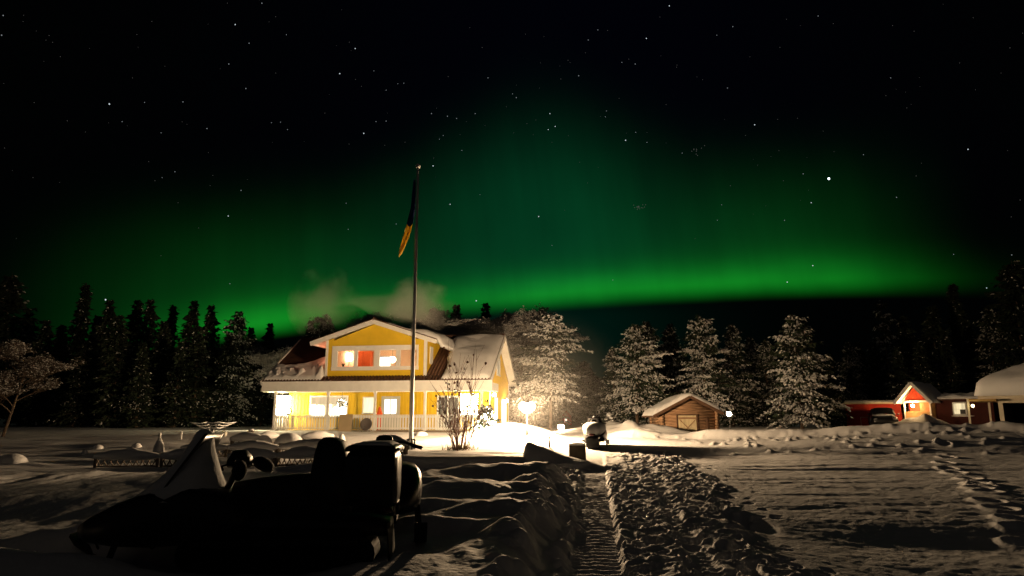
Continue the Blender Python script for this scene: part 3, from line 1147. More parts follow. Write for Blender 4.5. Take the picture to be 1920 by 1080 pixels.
gr = [[(-.14 + .28 * j / 12, .04 * sin(j * 1.6), 1.85 - i * .3) for j in range(13)] for i in range(6)]
v = [p for r_ in gr for p in r_]
l.add(v + [(a, b + .03, c) for a, b, c in v], [(i * 13 + j, i * 13 + j + 1, i * 13 + j + 14, i * 13 + j + 13) for i in range(5) for j in range(12)]
      + [(78 + i * 13 + j, 78 + i * 13 + j + 13, 78 + i * 13 + j + 14, 78 + i * 13 + j + 1) for i in range(5) for j in range(12)], 0, True)
l.build('cloth', mat('red_cloth', (.45, .12, .06), .9, .2, 3), t_)
cx, cyl, cz = at_room(722, 672, 1.3)
t_ = thing('wall_screen', 'glowing white sheet on the room wall in the third dormer pane', 'curtain', hworld(cx, 1.33, 4.75), HR)
l = MB()
l.box(-.45, .35, -.02, .02, .1, .85)
l.build('sheet', lit_cloth('sheet_glow', (1, .9, .72), 2.4, 3, .15), t_)
l = MB()
l.tube([(-.56, 0, .87), (.56, 0, .87)], .02, 6)
l.build('rod', IRON, t_)
cx, cyl, cz = at_room(644, 685, -1.5)
t_ = thing('houseplant', 'dark potted plant on the sill of the first dormer pane', 'plant', hworld(cx, -1.55, pz0 - .2), HR)
l = MB()
l.lathe([(.07, 0), (.10, .18), (.09, .18)], (0, 0, 0), 10)
l.build('pot', mat('dark_clay', (.08, .04, .03), .7, .2, 5), t_)
l = MB()
for k in range(9):
    a = k * 2.4
    l.tube([(0, 0, .17), (.06 * cos(a), .06 * sin(a), .35), (.14 * cos(a), .14 * sin(a), .36 + .05 * (k % 4))], [.012, .02, .004], 5)
l.build('leaves', NEEDLE, t_)

# snow lying on the roofs
def snow_sheet(fn, u0, u1, v0, v1, nu, nv, name, parent, thick=None, mt=None):
    top, bot = [], []
    for i in range(nu):
        for j in range(nv):
            pt, pb = fn(u0 + (u1 - u0) * i / (nu - 1), v0 + (v1 - v0) * j / (nv - 1), i / (nu - 1), j / (nv - 1))
            top.append(pt)
            bot.append(pb)
    N = nu * nv
    f = []
    for i in range(nu - 1):
        for j in range(nv - 1):
            a = i * nv + j
            f.append((a, a + nv, a + nv + 1, a + 1))
            f.append((a + N, a + 1 + N, a + nv + 1 + N, a + nv + N))
    m = MB()
    m.add(top + bot, f, 0, True)
    for i in range(nu - 1):
        a = i * nv
        b2 = i * nv + nv - 1
        m.f += [(a, a + N, a + nv + N, a + nv), (b2, b2 + nv, b2 + nv + N, b2 + N)]
    for j in range(nv - 1):
        a = (nu - 1) * nv + j
        m.f += [(j, j + 1, j + 1 + N, j + N), (a, a + N, a + 1 + N, a + 1)]
    k = len(m.f) - len(m.m)
    m.m += [0] * k
    m.s += [True] * k
    if parent is None:
        return m
    return hb(m, name, mt or SNOWR, parent)


def N1(x, y, s):
    return float(fbm(np.array([x]), np.array([y]), 3, s)[0])


def edge_round(a, wd):
    a = min(a, 1 - a)
    return sqrt(max(0.0, 1 - (1 - min(1, a / wd)) ** 2))


def f_right(x, y, a, b_):
    xl = -2.75 + max(0, (1.3 - y)) * 0.10 + .25 * N1(y * 1.2, 2, 301)
    xx = xl + (0.46 - xl) * a
    e = edge_round(a, .16) * edge_round(b_, .10)
    drift = 0.18 * math.exp(-((y + 0.4) / 1.1) ** 2) + .25 * math.exp(-((y - 1.2) / .7) ** 2) * math.exp(-((a - .1) / .25) ** 2)
    th = .012 + (0.24 + drift + .10 * N1(xx * .8, y * .9, 303)) * e
    yo = y - .10 * e * (1 - b_) ** 8
    return (xx, yo, zr(y) + .045 + th), (xx, y, zr(y) + .012)


snow_sheet(f_right, 0, 1, -2.36, 2.5, 40, 60, 'roof_snow', roof)


def f_left(x, y, a, b_):
    xx = -13.8 + (DX0 - .04 + 13.8) * a
    yt = -0.75 + 0.9 * a * a + .35 * N1(xx, 3, 311)
    yy = -2.34 + (yt + 2.34) * b_
    e = edge_round(a, .06) * edge_round(b_, .12)
    lum = .22 * max(0, N1(xx * 3.2, yy * 2.2, 313)) * math.exp(-((yy + 1.75) / .5) ** 2) * 2.2
    th = .012 + (.15 + lum + .25 * math.exp(-((xx + 10.4) / .8) ** 2) * math.exp(-((yy + .9) / .9) ** 2)) * e
    return (xx, yy, zr(yy) + .045 + th), (xx, yy, zr(yy) + .012)


snow_sheet(f_left, 0, 1, 0, 1, 70, 46, 'roof_snow', roof)


def f_dorm(x, y, a, b_):
    # u runs down the right slope of the dormer roof, overhanging its eave
    u = 0.9 + 3.55 * a
    zz = AZ + .10 - min(u, 3.95) * 0.325
    over = max(0, u - 3.95)
    e = edge_round(b_, .07)
    big = sst(1.9, 3.4, np.array(u)).item()
    th = (.05 + .05 * max(0, N1(u * 2, y * 1.6, 321)) + (.30 + .16 * N1(u, y * 1.1, 323)) * big) * e + .012
    if a > .93:
        th *= max(.1, (1 - a) / .07)
    xx = AX + u + .10 * big * N1(3, y * 1.7, 325)
    return (xx, y, zz + th - over * 1.0), (xx - over * .5, y, zz + .006 - over * 1.05)


snow_sheet(f_dorm, 0, 1, DY - .55, 4.6, 44, 50, 'roof_snow', drf)


def f_dorml(x, y, a, b_):
    u = 0.3 + 3.5 * a
    zz = AZ + .10 - u * 0.325
    e = edge_round(b_, .07) * edge_round(a, .1)
    th = .012 + (.05 + .06 * N1(u * 2, y * 1.6, 331)) * e
    return (AX - u, y, zz + th), (AX - u, y, zz + .006)


snow_sheet(f_dorml, 0, 1, DY - .4, 4.6, 20, 30, 'roof_snow', drf)


def f_back(x, y, a, b_):
    e = edge_round(a, .03) * edge_round(b_, .08)
    th = .012 + (.26 + .08 * N1(x * .5, y * .5, 341)) * e
    return (x, y, zr(y) + th), (x, y, zr(y) + .006)


snow_sheet(f_back, -13.7, .45, RY + .2, 7.55, 40, 16, 'roof_snow', roof)

# ------------------------------------------------------------------ things on and by the porch
BULB = emit('fairy_light', (1.0, .80, .44), 200.0)
CORDM = mat('light_cord', (.03, .05, .03), .7, .2, 5)


def bulbs_at(me, pts, t):
    for p_ in pts:
        b = bpy.data.objects.new('bulb', me)
        COL.objects.link(b)
        b.parent = t
        b.location = p_


def string_lights(name, label, pts_list, r=.022):
    t = thing(name, label, 'string lights', hworld(*pts_list[0][0]), HR, 'fairy lights on the porch')
    o = Vector(pts_list[0][0])
    bl = MB()
    bl.blob((0, 0, 0), r, 6, 4)
    me = bl.mesh('bulb', BULB)
    for st in pts_list:
        st = [Vector(p_) - o for p_ in st]
        c = MB()
        c.tube(st, .006, 4)
        c.build('cord', CORDM, t)
        bulbs_at(me, st, t)
    return t


rng = random.Random(3)
rows = []
for k in range(7):
    yy = -1.80 + k * .27
    rows.append([(-HL + .16 + rng.uniform(-.02, .02), yy + rng.uniform(-.03, .03), 2.98 - .085 * j - .05 * (j > 2)) for j in range(14)])
string_lights('string_lights', 'curtain of white fairy lights closing the left end of the porch', rows, .034)
rows = []
for k in range(6):
    xx = POSTS[3] + 2.05 + k * .25
    rows.append([(xx + rng.uniform(-.03, .03), -1.35 + rng.uniform(-.05, .05), 3.05 - .15 * j) for j in range(9)])
string_lights('string_lights', 'fairy lights hanging in the right bay of the porch by the bare bush', rows, .026)

cx, cyl, cz = hpl(641, 757, 'y', -1.2)
t_ = thing('hanging_basket', 'leafy hanging ball with lights below the porch ceiling beside the second post', 'hanging basket', hworld(cx, -1.2, cz - .32), HR)
l = MB()
l.tube([(0, 0, .6), (0, 0, 3.24 - cz + .32)], .01, 5)
for k in range(3):
    l.tube([(0, 0, .72), (.2 * cos(k * 2.1), .2 * sin(k * 2.1), .38)], .006, 4)
l.build('hook', IRON, t_)
l = MB()
for k in range(90):
    a, b_ = rng.uniform(0, 2 * pi), math.asin(rng.uniform(-.9, .95))
    rr = rng.uniform(.2, .34)
    c = Vector((rr * cos(a) * cos(b_), rr * sin(a) * cos(b_), .34 + rr * sin(b_)))
    e1 = Vector((rng.uniform(-1, 1), rng.uniform(-1, 1), rng.uniform(-1, 1))).normalized() * .075
    e2 = Vector((rng.uniform(-1, 1), rng.uniform(-1, 1), rng.uniform(-1, 1))).normalized() * .05
    l.add([c - e1, c + e2, c + e1, c - e2], [(0, 1, 2, 3)])
l.build('leaves', NEEDLE, t_)
l = MB()
l.blob((0, 0, 0), .026, 6, 4)
pts = []
for k in range(26):
    a, b_ = rng.uniform(0, 2 * pi), math.asin(rng.uniform(-.9, .9))
    pts.append((.27 * cos(a) * cos(b_), .27 * sin(a) * cos(b_), .34 + .27 * sin(b_)))
bulbs_at(l.mesh('bulb', emit('basket_light', (1, .86, .60), 20.0)), pts, t_)

cx, cyl, cz = hpl(711, 782, 'y', -1.6)
t_ = thing('raincoat', 'orange-red hooded coat hanging behind the porch railing beside the front door', 'coat', hworld(cx, -1.55, .92), HR)
l = MB()
rg = []
for zz, hw, dd in ((.0, .16, .10), (.35, .19, .12), (.75, .20, .13), (1.0, .19, .12), (1.12, .13, .10), (1.2, .10, .10), (1.32, .08, .08), (1.42, .02, .02)):
    rg.append([(hw * cos(2 * pi * k / 16), dd * sin(2 * pi * k / 16) * (1 + .15 * sin(5 * k)), zz) for k in range(16)])
l.loft(rg)
l.build('coat', mat('orange_fabric', (.80, .11, .02), .6, .12, 5), t_)
l = MB()
l.tube([(0, .06, 1.38), (0, .06, 1.48), (0, .0, 1.52)], .012, 6)
l.build('hook', IRON, t_)

cx, cyl, cz = hpl(541, 772, 'y', -1.4)
t_ = thing('wreath', 'dark bow-topped wreath on the porch table before the fairy lights', 'wreath', hworld(cx, -1.4, cz - .2), HR)
l = MB()
ringp = [(.19 * cos(2 * pi * k / 14), 0, .22 + .19 * sin(2 * pi * k / 14)) for k in range(15)]
l.tube(ringp, .045, 6)
for k in range(40):
    a = rng.uniform(0, 2 * pi)
    c = Vector((.19 * cos(a), 0, .22 + .19 * sin(a)))
    e1 = Vector((rng.uniform(-1, 1), rng.uniform(-1, 1), rng.uniform(-1, 1))).normalized() * .08
    e2 = Vector((rng.uniform(-1, 1), rng.uniform(-1, 1), rng.uniform(-1, 1))).normalized() * .03
    l.add([c - e1, c + e2, c + e1, c - e2], [(0, 1, 2, 3)])
l.build('ring', NEEDLE, t_)
l = MB()
l.box(-.3, .3, -.12, .12, -.04, 0)
l.box(-.28, -.24, -.1, -.06, .92 - cz + .2, -.04)
l.box(.24, .28, -.1, -.06, .92 - cz + .2, -.04)
l.box(-.28, -.24, .06, .1, .92 - cz + .2, -.04)
l.box(.24, .28, .06, .1, .92 - cz + .2, -.04)
l.build('stand', WOODG, t_)

cx, cyl, cz = hpl(649.5, 797, 'y', -2.12)
t_ = thing('plywood_board', 'tall plain tan board leaning on the porch railing', 'board', hworld(cx, -2.3, .70), HR)
l = MB()
l.prism([(-.42, -.08, 0), (.42, -.08, 0), (.42, .10, 1.16), (-.42, .10, 1.16)], (0, .02, 0))
l.build('panel', mat('plywood', (.40, .31, .19), .7, .08, 3), t_)
for xx in (-.36, .36):
    l = MB()
    l.bar((xx, -.03, 0.0), (xx, .12, 1.1), .04, .03)
    l.build('batten', WOODG, t_)

dp = Vector(hpl(687.5, 796, 'y', -2.9))
t_ = thing('satellite_dish', 'dark grey satellite dish on a low stand before the porch railing', 'satellite dish', hworld(dp.x, -2.9, .75), HR)
l = MB()
prof = [(.01, 0), (.12, .01), (.22, .035), (.32, .075), (.37, .10), (.365, .115), (.31, .09), (.2, .05), (.01, .02)]
m_ = MB()
m_.lathe(prof, (0, 0, 0), 24)
rot = Matrix.Rotation(radians(78), 3, 'X')
l.add([rot @ Vector(q_) + Vector((0, 0, dp.z - .75)) for q_ in m_.v], m_.f, 0, True)
l.build('dish', mat('dish_grey', (.10, .085, .08), .6, .1, 4), t_)
l = MB()
zc = dp.z - .75
l.tube([(0, .15, zc), (0, .22, .1)], .03, 8)
for a in (-1, 1):
    l.tube([(0, .2, .35), (a * .38, .0, .02)], .02, 6)
    l.tube([(a * .38, .0, .02), (a * .42, .0, .22)], .018, 6)
l.tube([(0, .2, .3), (0, .55, .02)], .02, 6)
l.build('stand', METAL, t_)
l = MB()
l.tube([(0, -.03, zc - .36), (0, -.34, zc - .12)], .012, 6)
l.blob((0, -.35, zc - .1), (.04, .06, .04), 8, 6)
l.build('feed_arm', IRON, t_)


# ------------------------------------------------------------------ trees
def quad_spray(l, c, d, ln, wd, roll, m):
    """a flat needle spray: a kite along d"""
    s = d.cross(Vector((0, 0, 1)))
    if s.length < 1e-3:
        s = Vector((1, 0, 0))
    s.normalize()
    u = s.cross(d).normalized()
    s = s * cos(roll) + u * sin(roll)
    l.add([c, c + d * ln * .45 + s * wd, c + d * ln, c + d * ln * .45 - s * wd], [(0, 1, 2, 3)], m)


def snow_pad(l, c, d, ln, wd, th, rng, m):
    s = d.cross(Vector((0, 0, 1)))
    if s.length < 1e-3:
        s = Vector((1, 0, 0))
    s.normalize()
    k = [rng.uniform(.7, 1.3) for _ in range(5)]
    a = c - d * ln * .5 * k[0]
    b = c + d * ln * .5 * k[1]
    p = c + s * wd * .5 * k[2]
    q_ = c - s * wd * .5 * k[3]
    top = c + Vector((0, 0, th * k[4]))
    l.add([a, p, b, q_, top], [(0, 4, 1)[::-1], (1, 4, 2)[::-1], (2, 4, 3)[::-1], (3, 4, 0)[::-1], (0, 1, 2, 3)[::-1]], m, True)


def make_spruce(seed, H=10.0, R=2.0, base=.08, snow=.5, frost=.4, whorl=.36, power=.85, dens=1.0, droop=.35, pad=1.0):
    rng = random.Random(seed)
    tr = MB()
    bend = [rng.uniform(-.05, .05) for _ in range(4)]
    pts = [(bend[0] * z + .02 * sin(z), bend[1] * z * .5, z) for z in [H * k / 9 for k in range(10)]]
    tr.tube(pts, [max(.012, .165 * (1 - k / 9.2) * H / 10) for k in range(10)], 8)
    cr = MB()
    z = H * base
    while z < H * .985:
        t = (z / H - base) / (1 - base)
        Lm = R * (1 - t) ** power * (0.62 + .38 * min(1, t * 5 + .3)) + .10
        nb = rng.randint(4, 7)
        a0 = rng.uniform(0, 6.3)
        for k in range(nb):
            a = a0 + 2 * pi * k / nb + rng.uniform(-.35, .35)
            lob = .5 + 1.0 * (N1(cos(a) * 1.3 + seed * 3, sin(a) * 1.3 + z * .55, 501) * .8 + .5)
            L = Lm * lob * rng.uniform(.7, 1.2)
            load = rng.choice((.05, .1, .6, 1.2, 1.7, 2.0))
            zb = z + rng.uniform(-.6, .6) * whorl
            od = Vector((cos(a), sin(a), 0))
            sd = Vector((-sin(a), cos(a), 0))
            rise = rng.uniform(.0, .25) + .5 * t
            dr = droop * rng.uniform(.7, 1.4) * (1.1 - .6 * t)
            tr.tube([Vector((bend[0] * zb, bend[1] * zb * .5, zb)) + od * L * u + Vector((0, 0, L * (rise * u - dr * u * u))) for u in (0, .5, .95)], [.028 * (1 - t) + .012, .016, .005], 4, 0, False)
            for i in range(5):      # dark inner boughs that close the crown
                u = rng.uniform(.08, .72)
                c = Vector((bend[0] * zb, bend[1] * zb * .5, zb)) + od * L * u + Vector((0, 0, L * (rise * u - dr * u * u)))
                d = (od * rng.uniform(.2, 1) + sd * rng.uniform(-.9, .9) + Vector((0, 0, rng.uniform(-.9, -.1)))).normalized()
                quad_spray(cr, c, d, rng.uniform(.4, .75) * min(1, .4 + L / 2), rng.uniform(.10, .2), rng.uniform(-1.5, 1.5), 0)
            n = max(2, int(L / .115 * dens))
            for i in range(n):
                u = (i + rng.uniform(.2, 1)) / n
                c = Vector((bend[0] * zb, bend[1] * zb * .5, zb)) + od * L * u + Vector((0, 0, L * (rise * u - dr * u * u)))
                wide = .34 * L * (1 - u) ** .7 + .12
                for q_ in range(2 if u < .8 else 1):
                    off = rng.uniform(-wide, wide)
                    cc = c + sd * off + od * rng.uniform(-.08, .08) + Vector((0, 0, rng.uniform(-.10, .06) - abs(off) * .25))
                    d = (od * rng.uniform(.4, 1) + sd * (off / (wide + .01)) * .8 + Vector((0, 0, rng.uniform(-.75, .1)))).normalized()
                    m = 1 if rng.random() < frost * load else 0
                    quad_spray(cr, cc, d, rng.uniform(.20, .42), rng.uniform(.04, .09), rng.uniform(-.9, .9), m)
                    if rng.random() < .6:
                        d2 = (d + Vector((rng.uniform(-1, 1), rng.uniform(-1, 1), rng.uniform(-1.2, .1))) * .8).normalized()
                        quad_spray(cr, cc, d2, rng.uniform(.18, .34), rng.uniform(.05, .09), rng.uniform(-1.4, 1.4), 1 if rng.random() < frost * .8 * load else 0)
                    if rng.random() < snow * load:
                        snow_pad(cr, cc + Vector((0, 0, .03)) + d * .12, (d * Vector((1, 1, .6))).normalized(), rng.uniform(.10, .32) * pad, rng.uniform(.07, .18) * pad, rng.uniform(.04, .11) * pad, rng, 2)
        z += whorl * rng.uniform(.7, 1.2) * (1 - .35 * t)
    return tr, cr


def make_birch(seed, H=9.0, spread=.5, lev=5, frostleaf=.8):
    """bare crown of fine rime-covered twigs"""
    rng = random.Random(seed)
    tr, cr = MB(), MB()

    def grow(p, d, L, r, lv):
        pts, rr = [p], [r]
        dd = d.copy()
        ns = 3 if lv > 1 else 2
        for i in range(ns):
            dd = (dd + Vector((rng.uniform(-1, 1), rng.uniform(-1, 1), rng.uniform(-.5, .8))) * .20).normalized()
            pts.append(pts[-1] + dd * L / ns)
            rr.append(r * (1 - .5 * (i + 1) / ns))
        if lv >= lev - 1:
            tr.tube(pts, rr, 6, 0, False)
        else:
            cr.tube(pts, rr, 3, 0 if lv > 1 or rng.random() < .5 else 1, False, False)
        if lv == 0:
            for _ in range(4):
                c = pts[-1] + Vector((rng.uniform(-.15, .15), rng.uniform(-.15, .15), rng.uniform(-.15, .1)))
                if rng.random() < frostleaf:
                    snow_pad(cr, c, Vector((rng.uniform(-1, 1), rng.uniform(-1, 1), rng.uniform(-.6, .3))).normalized(), rng.uniform(.12, .26), rng.uniform(.07, .15), .06, rng, 1 if rng.random() < .75 else 2)
            return
        n = 4 if lv > 1 else 5
        if lv == lev:
            n = 9
        for k in range(n):
            u = rng.uniform(.35, 1.0) if lv < lev else .28 + .72 * (k + .5) / n
            i = min(ns - 1, int(u * ns))
            b = pts[i].lerp(pts[i + 1], u * ns - i)
            a = rng.uniform(0, 2 * pi)
            side = Vector((cos(a), sin(a), 0))
            nd = (dd * (.55 if lv < lev else .35) + side * spread * 1.6 + Vector((0, 0, .35 if lv > 1 else -.05))).normalized()
            f = rng.uniform(.5, .72) if lv < lev else rng.uniform(.30, .48) * (1.15 - .5 * u)
            grow(b, nd, L * f, max(.009, rr[i] * .55), lv - 1)

    grow(Vector((0, 0, 0)), Vector((rng.uniform(-.05, .05), rng.uniform(-.05, .05), 1)), H * .9, .13, lev)
    return tr, cr


CROWN = [NEEDLE, FROST, SNOW]
PROTO = {}


def proto(key, name, maker, mats):
    tr, cr = maker
    PROTO[key] = (name, tr.mesh('trunk', BARK), cr.mesh('crown', mats), max(v[2] for v in cr.v))


proto('a', 'spruce_tree', make_spruce(1, 10, 2.5, .06, .42, .40, .40, .75), CROWN)
proto('b', 'spruce_tree', make_spruce(2, 10, 3.3, .10, .50, .50, .44, .62, 1.1, .35, 1.2), CROWN)
proto('n', 'spruce_tree', make_spruce(3, 10, 1.5, .05, .04, .05, .34, .9), CROWN)
proto('d', 'spruce_tree', make_spruce(4, 10, 2.0, .04, .05, .05, .36, .95), CROWN)
proto('w', 'spruce_tree', make_spruce(5, 10, 2.9, .08, .05, .05, .42, .75), CROWN)
proto('p', 'pine_tree', make_spruce(6, 10, 4.3, .30, .75, .45, .58, .50, 1.0, .42, 1.5), CROWN)
proto('q', 'pine_tree', make_spruce(7, 10, 3.7, .20, .55, .55, .46, .60, 1.1, .32, 1.25), CROWN)
proto('s', 'spruce_tree', make_spruce(8, 10, 2.2, .12, .35, .10, .80, .8, .9, .5, 1.7), CROWN)
proto('h', 'birch_tree', make_birch(23, 9.0, .60, 5, .55), [BARK, mat('dim_twig', (.10, .08, .07), .9, .3, 2), FROST])
proto('f', 'birch_tree', make_birch(21, 9.5, .50), [TWIG, FROST, SNOW])
proto('g', 'birch_tree', make_birch(22, 9.0, .62), [TWIG, FROST, SNOW])
_tr = random.Random(77)


def tree(key, px, pytop, Y, label, group=None, wide=1.0, zoff=0.0):
    name, tm, cm, ph = PROTO[key]
    top = at(px, pytop, Y)
    z = gz(top.x, Y) - .05 + zoff
    s = (top.z - z) / ph
    t = thing(name, label, 'tree', (top.x, Y, z), _tr.uniform(0, 6.28), group)
    t.scale = (s * wide, s * wide, s)
    for nm, me in (('trunk', tm), ('crown', cm)):
        o = bpy.data.objects.new(nm, me)
        COL.objects.link(o)
        o.parent = t
    return t


# trees that stand out in the picture, each with its own look and place
tree('p', 1030, 588, 48, 'tall snow-laden pine with a bare lit trunk just right of the yard lamp', wide=.95)
tree('q', 1188, 606, 50, 'pale frosted pine, the brightest of the trees left of the log shed')
tree('a', 1150, 652, 53, 'low frosted spruce at the left foot of the bright pine by the drive', wide=1.1)
tree('a', 1214, 600, 56, 'slim rimy spruce rising close behind the brightest pine')
tree('a', 1262, 606, 60, 'dark spruce in the gap between the bright pine and the tree over the log shed')
tree('q', 1312, 590, 54, 'frosted pine standing right behind the log shed roof', wide=.95)
tree('a', 1364, 606, 58, 'rimy spruce behind the small lamp beside the log shed')
tree('a', 1400, 630, 62, 'dim spruce between the log shed trees and the lone broad spruce')
tree('b', 1488, 586, 50, 'broad frosted spruce standing alone above the distant lit window', wide=1.0)
tree('d', 1556, 660, 56, 'short dim spruce leaning on the right side of the lone broad spruce')
tree('a', 1428, 636, 60, 'rimy spruce filling the gap left of the lone broad spruce', wide=1.1)
tree('a', 1596, 640, 60, 'dim rimy spruce in the gap between the lone broad spruce and the sparse spruce', wide=1.1)
tree('b', 1240, 640, 62, 'low rimy spruce in the gap left of the log shed roof', wide=1.0)
tree('s', 1656, 562, 64, 'sparse tall spruce with single snowy boughs above the red shed', wide=.8)
tree('n', 1785, 531, 66, 'narrow black spruce spire rising over the red cabin')
tree('w', 1890, 488, 60, 'huge black spruce at the right edge behind the garage')
tree('a', 1842, 575, 62, 'dark spruce between the black spire and the huge edge spruce')
tree('n', 162, 529, 58, 'tallest pointed black spruce of the left forest edge')
tree('w', 22, 512, 60, 'wide black spruce filling the far left corner of the forest')
tree('h', 30, 632, 36, 'frost-covered birch, lowest of the trees at the left edge', wide=1.25)
tree('f', 975, 563, 56, 'highest rimy birch above the right gable of the yellow house', wide=1.0)
tree('g', 930, 572, 59, 'rimy birch rising behind the roof ridge just left of the right gable')
tree('f', 870, 574, 61, 'greyish birch rising between the dormer roof and the right gable')
tree('g', 1004, 600, 60, 'birch with fine pale twigs directly behind the snow-laden pine', wide=1.2)
tree('d', 855, 571, 66, 'small dark spruce top right beside the smoke over the dormer')
tree('f', 905, 585, 54, 'pale rimy birch close behind the roof ridge of the yellow house', wide=1.2)
tree('g', 955, 600, 53, 'dense rimy birch at the right gable edge of the yellow house', wide=1.3)
tree('f', 845, 600, 55, 'rimy birch just right of the dormer roof snow', wide=1.2)
tree('d', 904, 566, 68, 'thin dark spruce top between the two birches behind the house')
tree('b', 612, 590, 58, 'frosted spruce half veiled by the left puff of smoke', wide=.9)
tree('d', 588, 600, 60, 'dark spruce directly left of the dormer gable')
tree('d', 697, 588, 62, 'dark spruce tip showing just over the dormer peak')
tree('g', 745, 578, 60, 'birch hidden in the smoke behind the right slope of the dormer', wide=1.2)
tree('g', 795, 590, 62, 'rimy birch behind the snow overhang of the dormer', wide=1.1)
tree('g', 548, 632, 57, 'low rimy birch over the left end of the porch roof', wide=1.3)
tree('f', 520, 650, 55, 'rimy birch beside the left corner of the porch roof', wide=1.3)
names = ['first', 'second', 'third', 'fourth', 'fifth', 'sixth', 'seventh', 'eighth', 'ninth']
lt = [(214, 562, 58, 'd'), (252, 560, 61, 'd'), (290, 561, 58, 'd'), (324, 570, 64, 'n'), (358, 561, 57, 'd'), (402, 572, 57, 'd'), (444, 583, 55, 'a'), (474, 612, 60, 'd'), (502, 604, 62, 'd')]
for k, (px, py, Y, ky) in enumerate(lt):
    tree(ky, px, py, Y, '%s dark spruce to the right of the tallest pointed spruce' % names[k], 'dark spruces of the left forest edge', wide=1.0)
for px, py, Y, ky in ((95, 600, 57, 'd'), (125, 608, 62, 'd'), (65, 585, 63, 'd'), (190, 590, 66, 'd'), (235, 590, 52, 'd'), (310, 600, 54, 'd'), (380, 610, 53, 'd'), (425, 625, 54, 'd'), (340, 640, 52, 'd'), (155, 640, 53, 'd'), (270, 640, 51, 'd')):
    tree(ky, px, py, Y, 'black spruce inside the dark left forest below the treetop line', 'black spruces inside the left forest', wide=1.2)
for px, py, Y, ky in ((1700, 590, 64, 'd'), (1738, 572, 63, 'd'), (1612, 640, 62, 'd'), (1525, 650, 66, 'd'), (1450, 660, 66, 'd'), (1430, 690, 62, 'd'), (1590, 690, 58, 'd'), (1640, 640, 64, 'd'), (1680, 650, 58, 'd'), (1815, 600, 64, 'd'),
                      (1340, 650, 64, 'd'), (1240, 650, 64, 'd'), (1770, 620, 60, 'd'), (1720, 640, 58, 'd'), (1285, 660, 60, 'd')):
    tree(ky, px, py, Y, 'black spruce in the dark forest behind the log shed and the red cabin', 'black spruces of the right forest', wide=1.2)
for px, py, Y, ky in ((1066, 700, 88, 'a'), (1080, 688, 96, 'b'), (1093, 676, 84, 'q'), (1108, 690, 92, 'a'), (1120, 705, 82, 'q'), (1132, 715, 76, 'a'), (1056, 720, 80, 'a'), (1100, 716, 70, 'a')):
    tree(ky, px, py, Y, 'distant spruce closing the far end of the drive', 'spruces at the far end of the drive', wide=1.1)
for px, py, Y, ky in ((830, 640, 66, 'd'), (880, 640, 70, 'd'), (950, 640, 68, 'd'), (985, 650, 70, 'd'), (640, 640, 68, 'd'), (570, 650, 66, 'd'), (1010, 680, 64, 'd'), (1040, 690, 62, 'd'), (960, 690, 58, 'a')):
    tree(ky, px, py, Y, 'dark spruce in the wood directly behind the yellow house', 'dark spruces behind the yellow house', wide=1.2)

# ------------------------------------------------------------------ bare bush in front of the porch
bp_ = ground_point(862, 843)
t_ = thing('bare_bush', 'tall leafless bush with reddish stems before the right end of the porch', 'bush', bp_)
rng = random.Random(9)
st, lf = MB(), MB()
for k in range(24):
    a = rng.uniform(0, 2 * pi)
    tilt = rng.uniform(.03, .50)
    H = rng.uniform(2.1, 3.7) * (1.05 - tilt * .9)
    p0 = Vector((.28 * cos(a) * rng.random(), .22 * sin(a) * rng.random(), -.05))
    pts, d = [p0], Vector((cos(a) * tilt, sin(a) * tilt, 1)).normalized()
    for i in range(6):
        d = (d + Vector((rng.uniform(-1, 1), rng.uniform(-1, 1), .5)) * .07).normalized()
        pts.append(pts[-1] + d * H / 6)
    st.tube(pts, [.016, .014, .011, .009, .007, .005, .003], 5)
    for i in range(13):
        u = rng.uniform(.18, .98) * 6
        j = min(5, int(u))
        b = pts[j].lerp(pts[j + 1], u - j)
        aa = rng.uniform(0, 2 * pi)
        d2 = (d * .9 + Vector((cos(aa), sin(aa), .2)) * .6).normalized()
        L = rng.uniform(.2, .7)
        mid = b + d2 * L * .5 + Vector((0, 0, .04))
        end = b + d2 * L + Vector((0, 0, .12 * L))
        st.tube([b, mid, end], [.007, .005, .003], 4)
        if rng.random() < .2:
            for c in (end, mid)[:rng.randint(1, 2)]:
                lf.blob(c, (rng.uniform(.02, .05), rng.uniform(.02, .05), rng.uniform(.03, .06)), 6, 4, 0 if rng.random() < .7 else 1, .3, rng)
st.build('stems', mat('red_stem', (.13, .055, .04), .7, .3, 5), t_)
lf.build('leaves', [mat('dry_leaf', (.12, .06, .035), .8, .3, 6), SNOW], t_)
l = MB()
for k in range(110):
    a, rr = rng.uniform(0, 2 * pi), .62 * sqrt(rng.random())
    b = Vector((rr * cos(a), rr * .6 * sin(a), -.02))
    l.tube([b, b + Vector((rng.uniform(-.1, .1), rng.uniform(-.1, .1), rng.uniform(.1, .3)))], [.008, .003], 3)
l.build('undergrowth', mat('dry_grass', (.10, .08, .03), .9, .3, 5), t_)

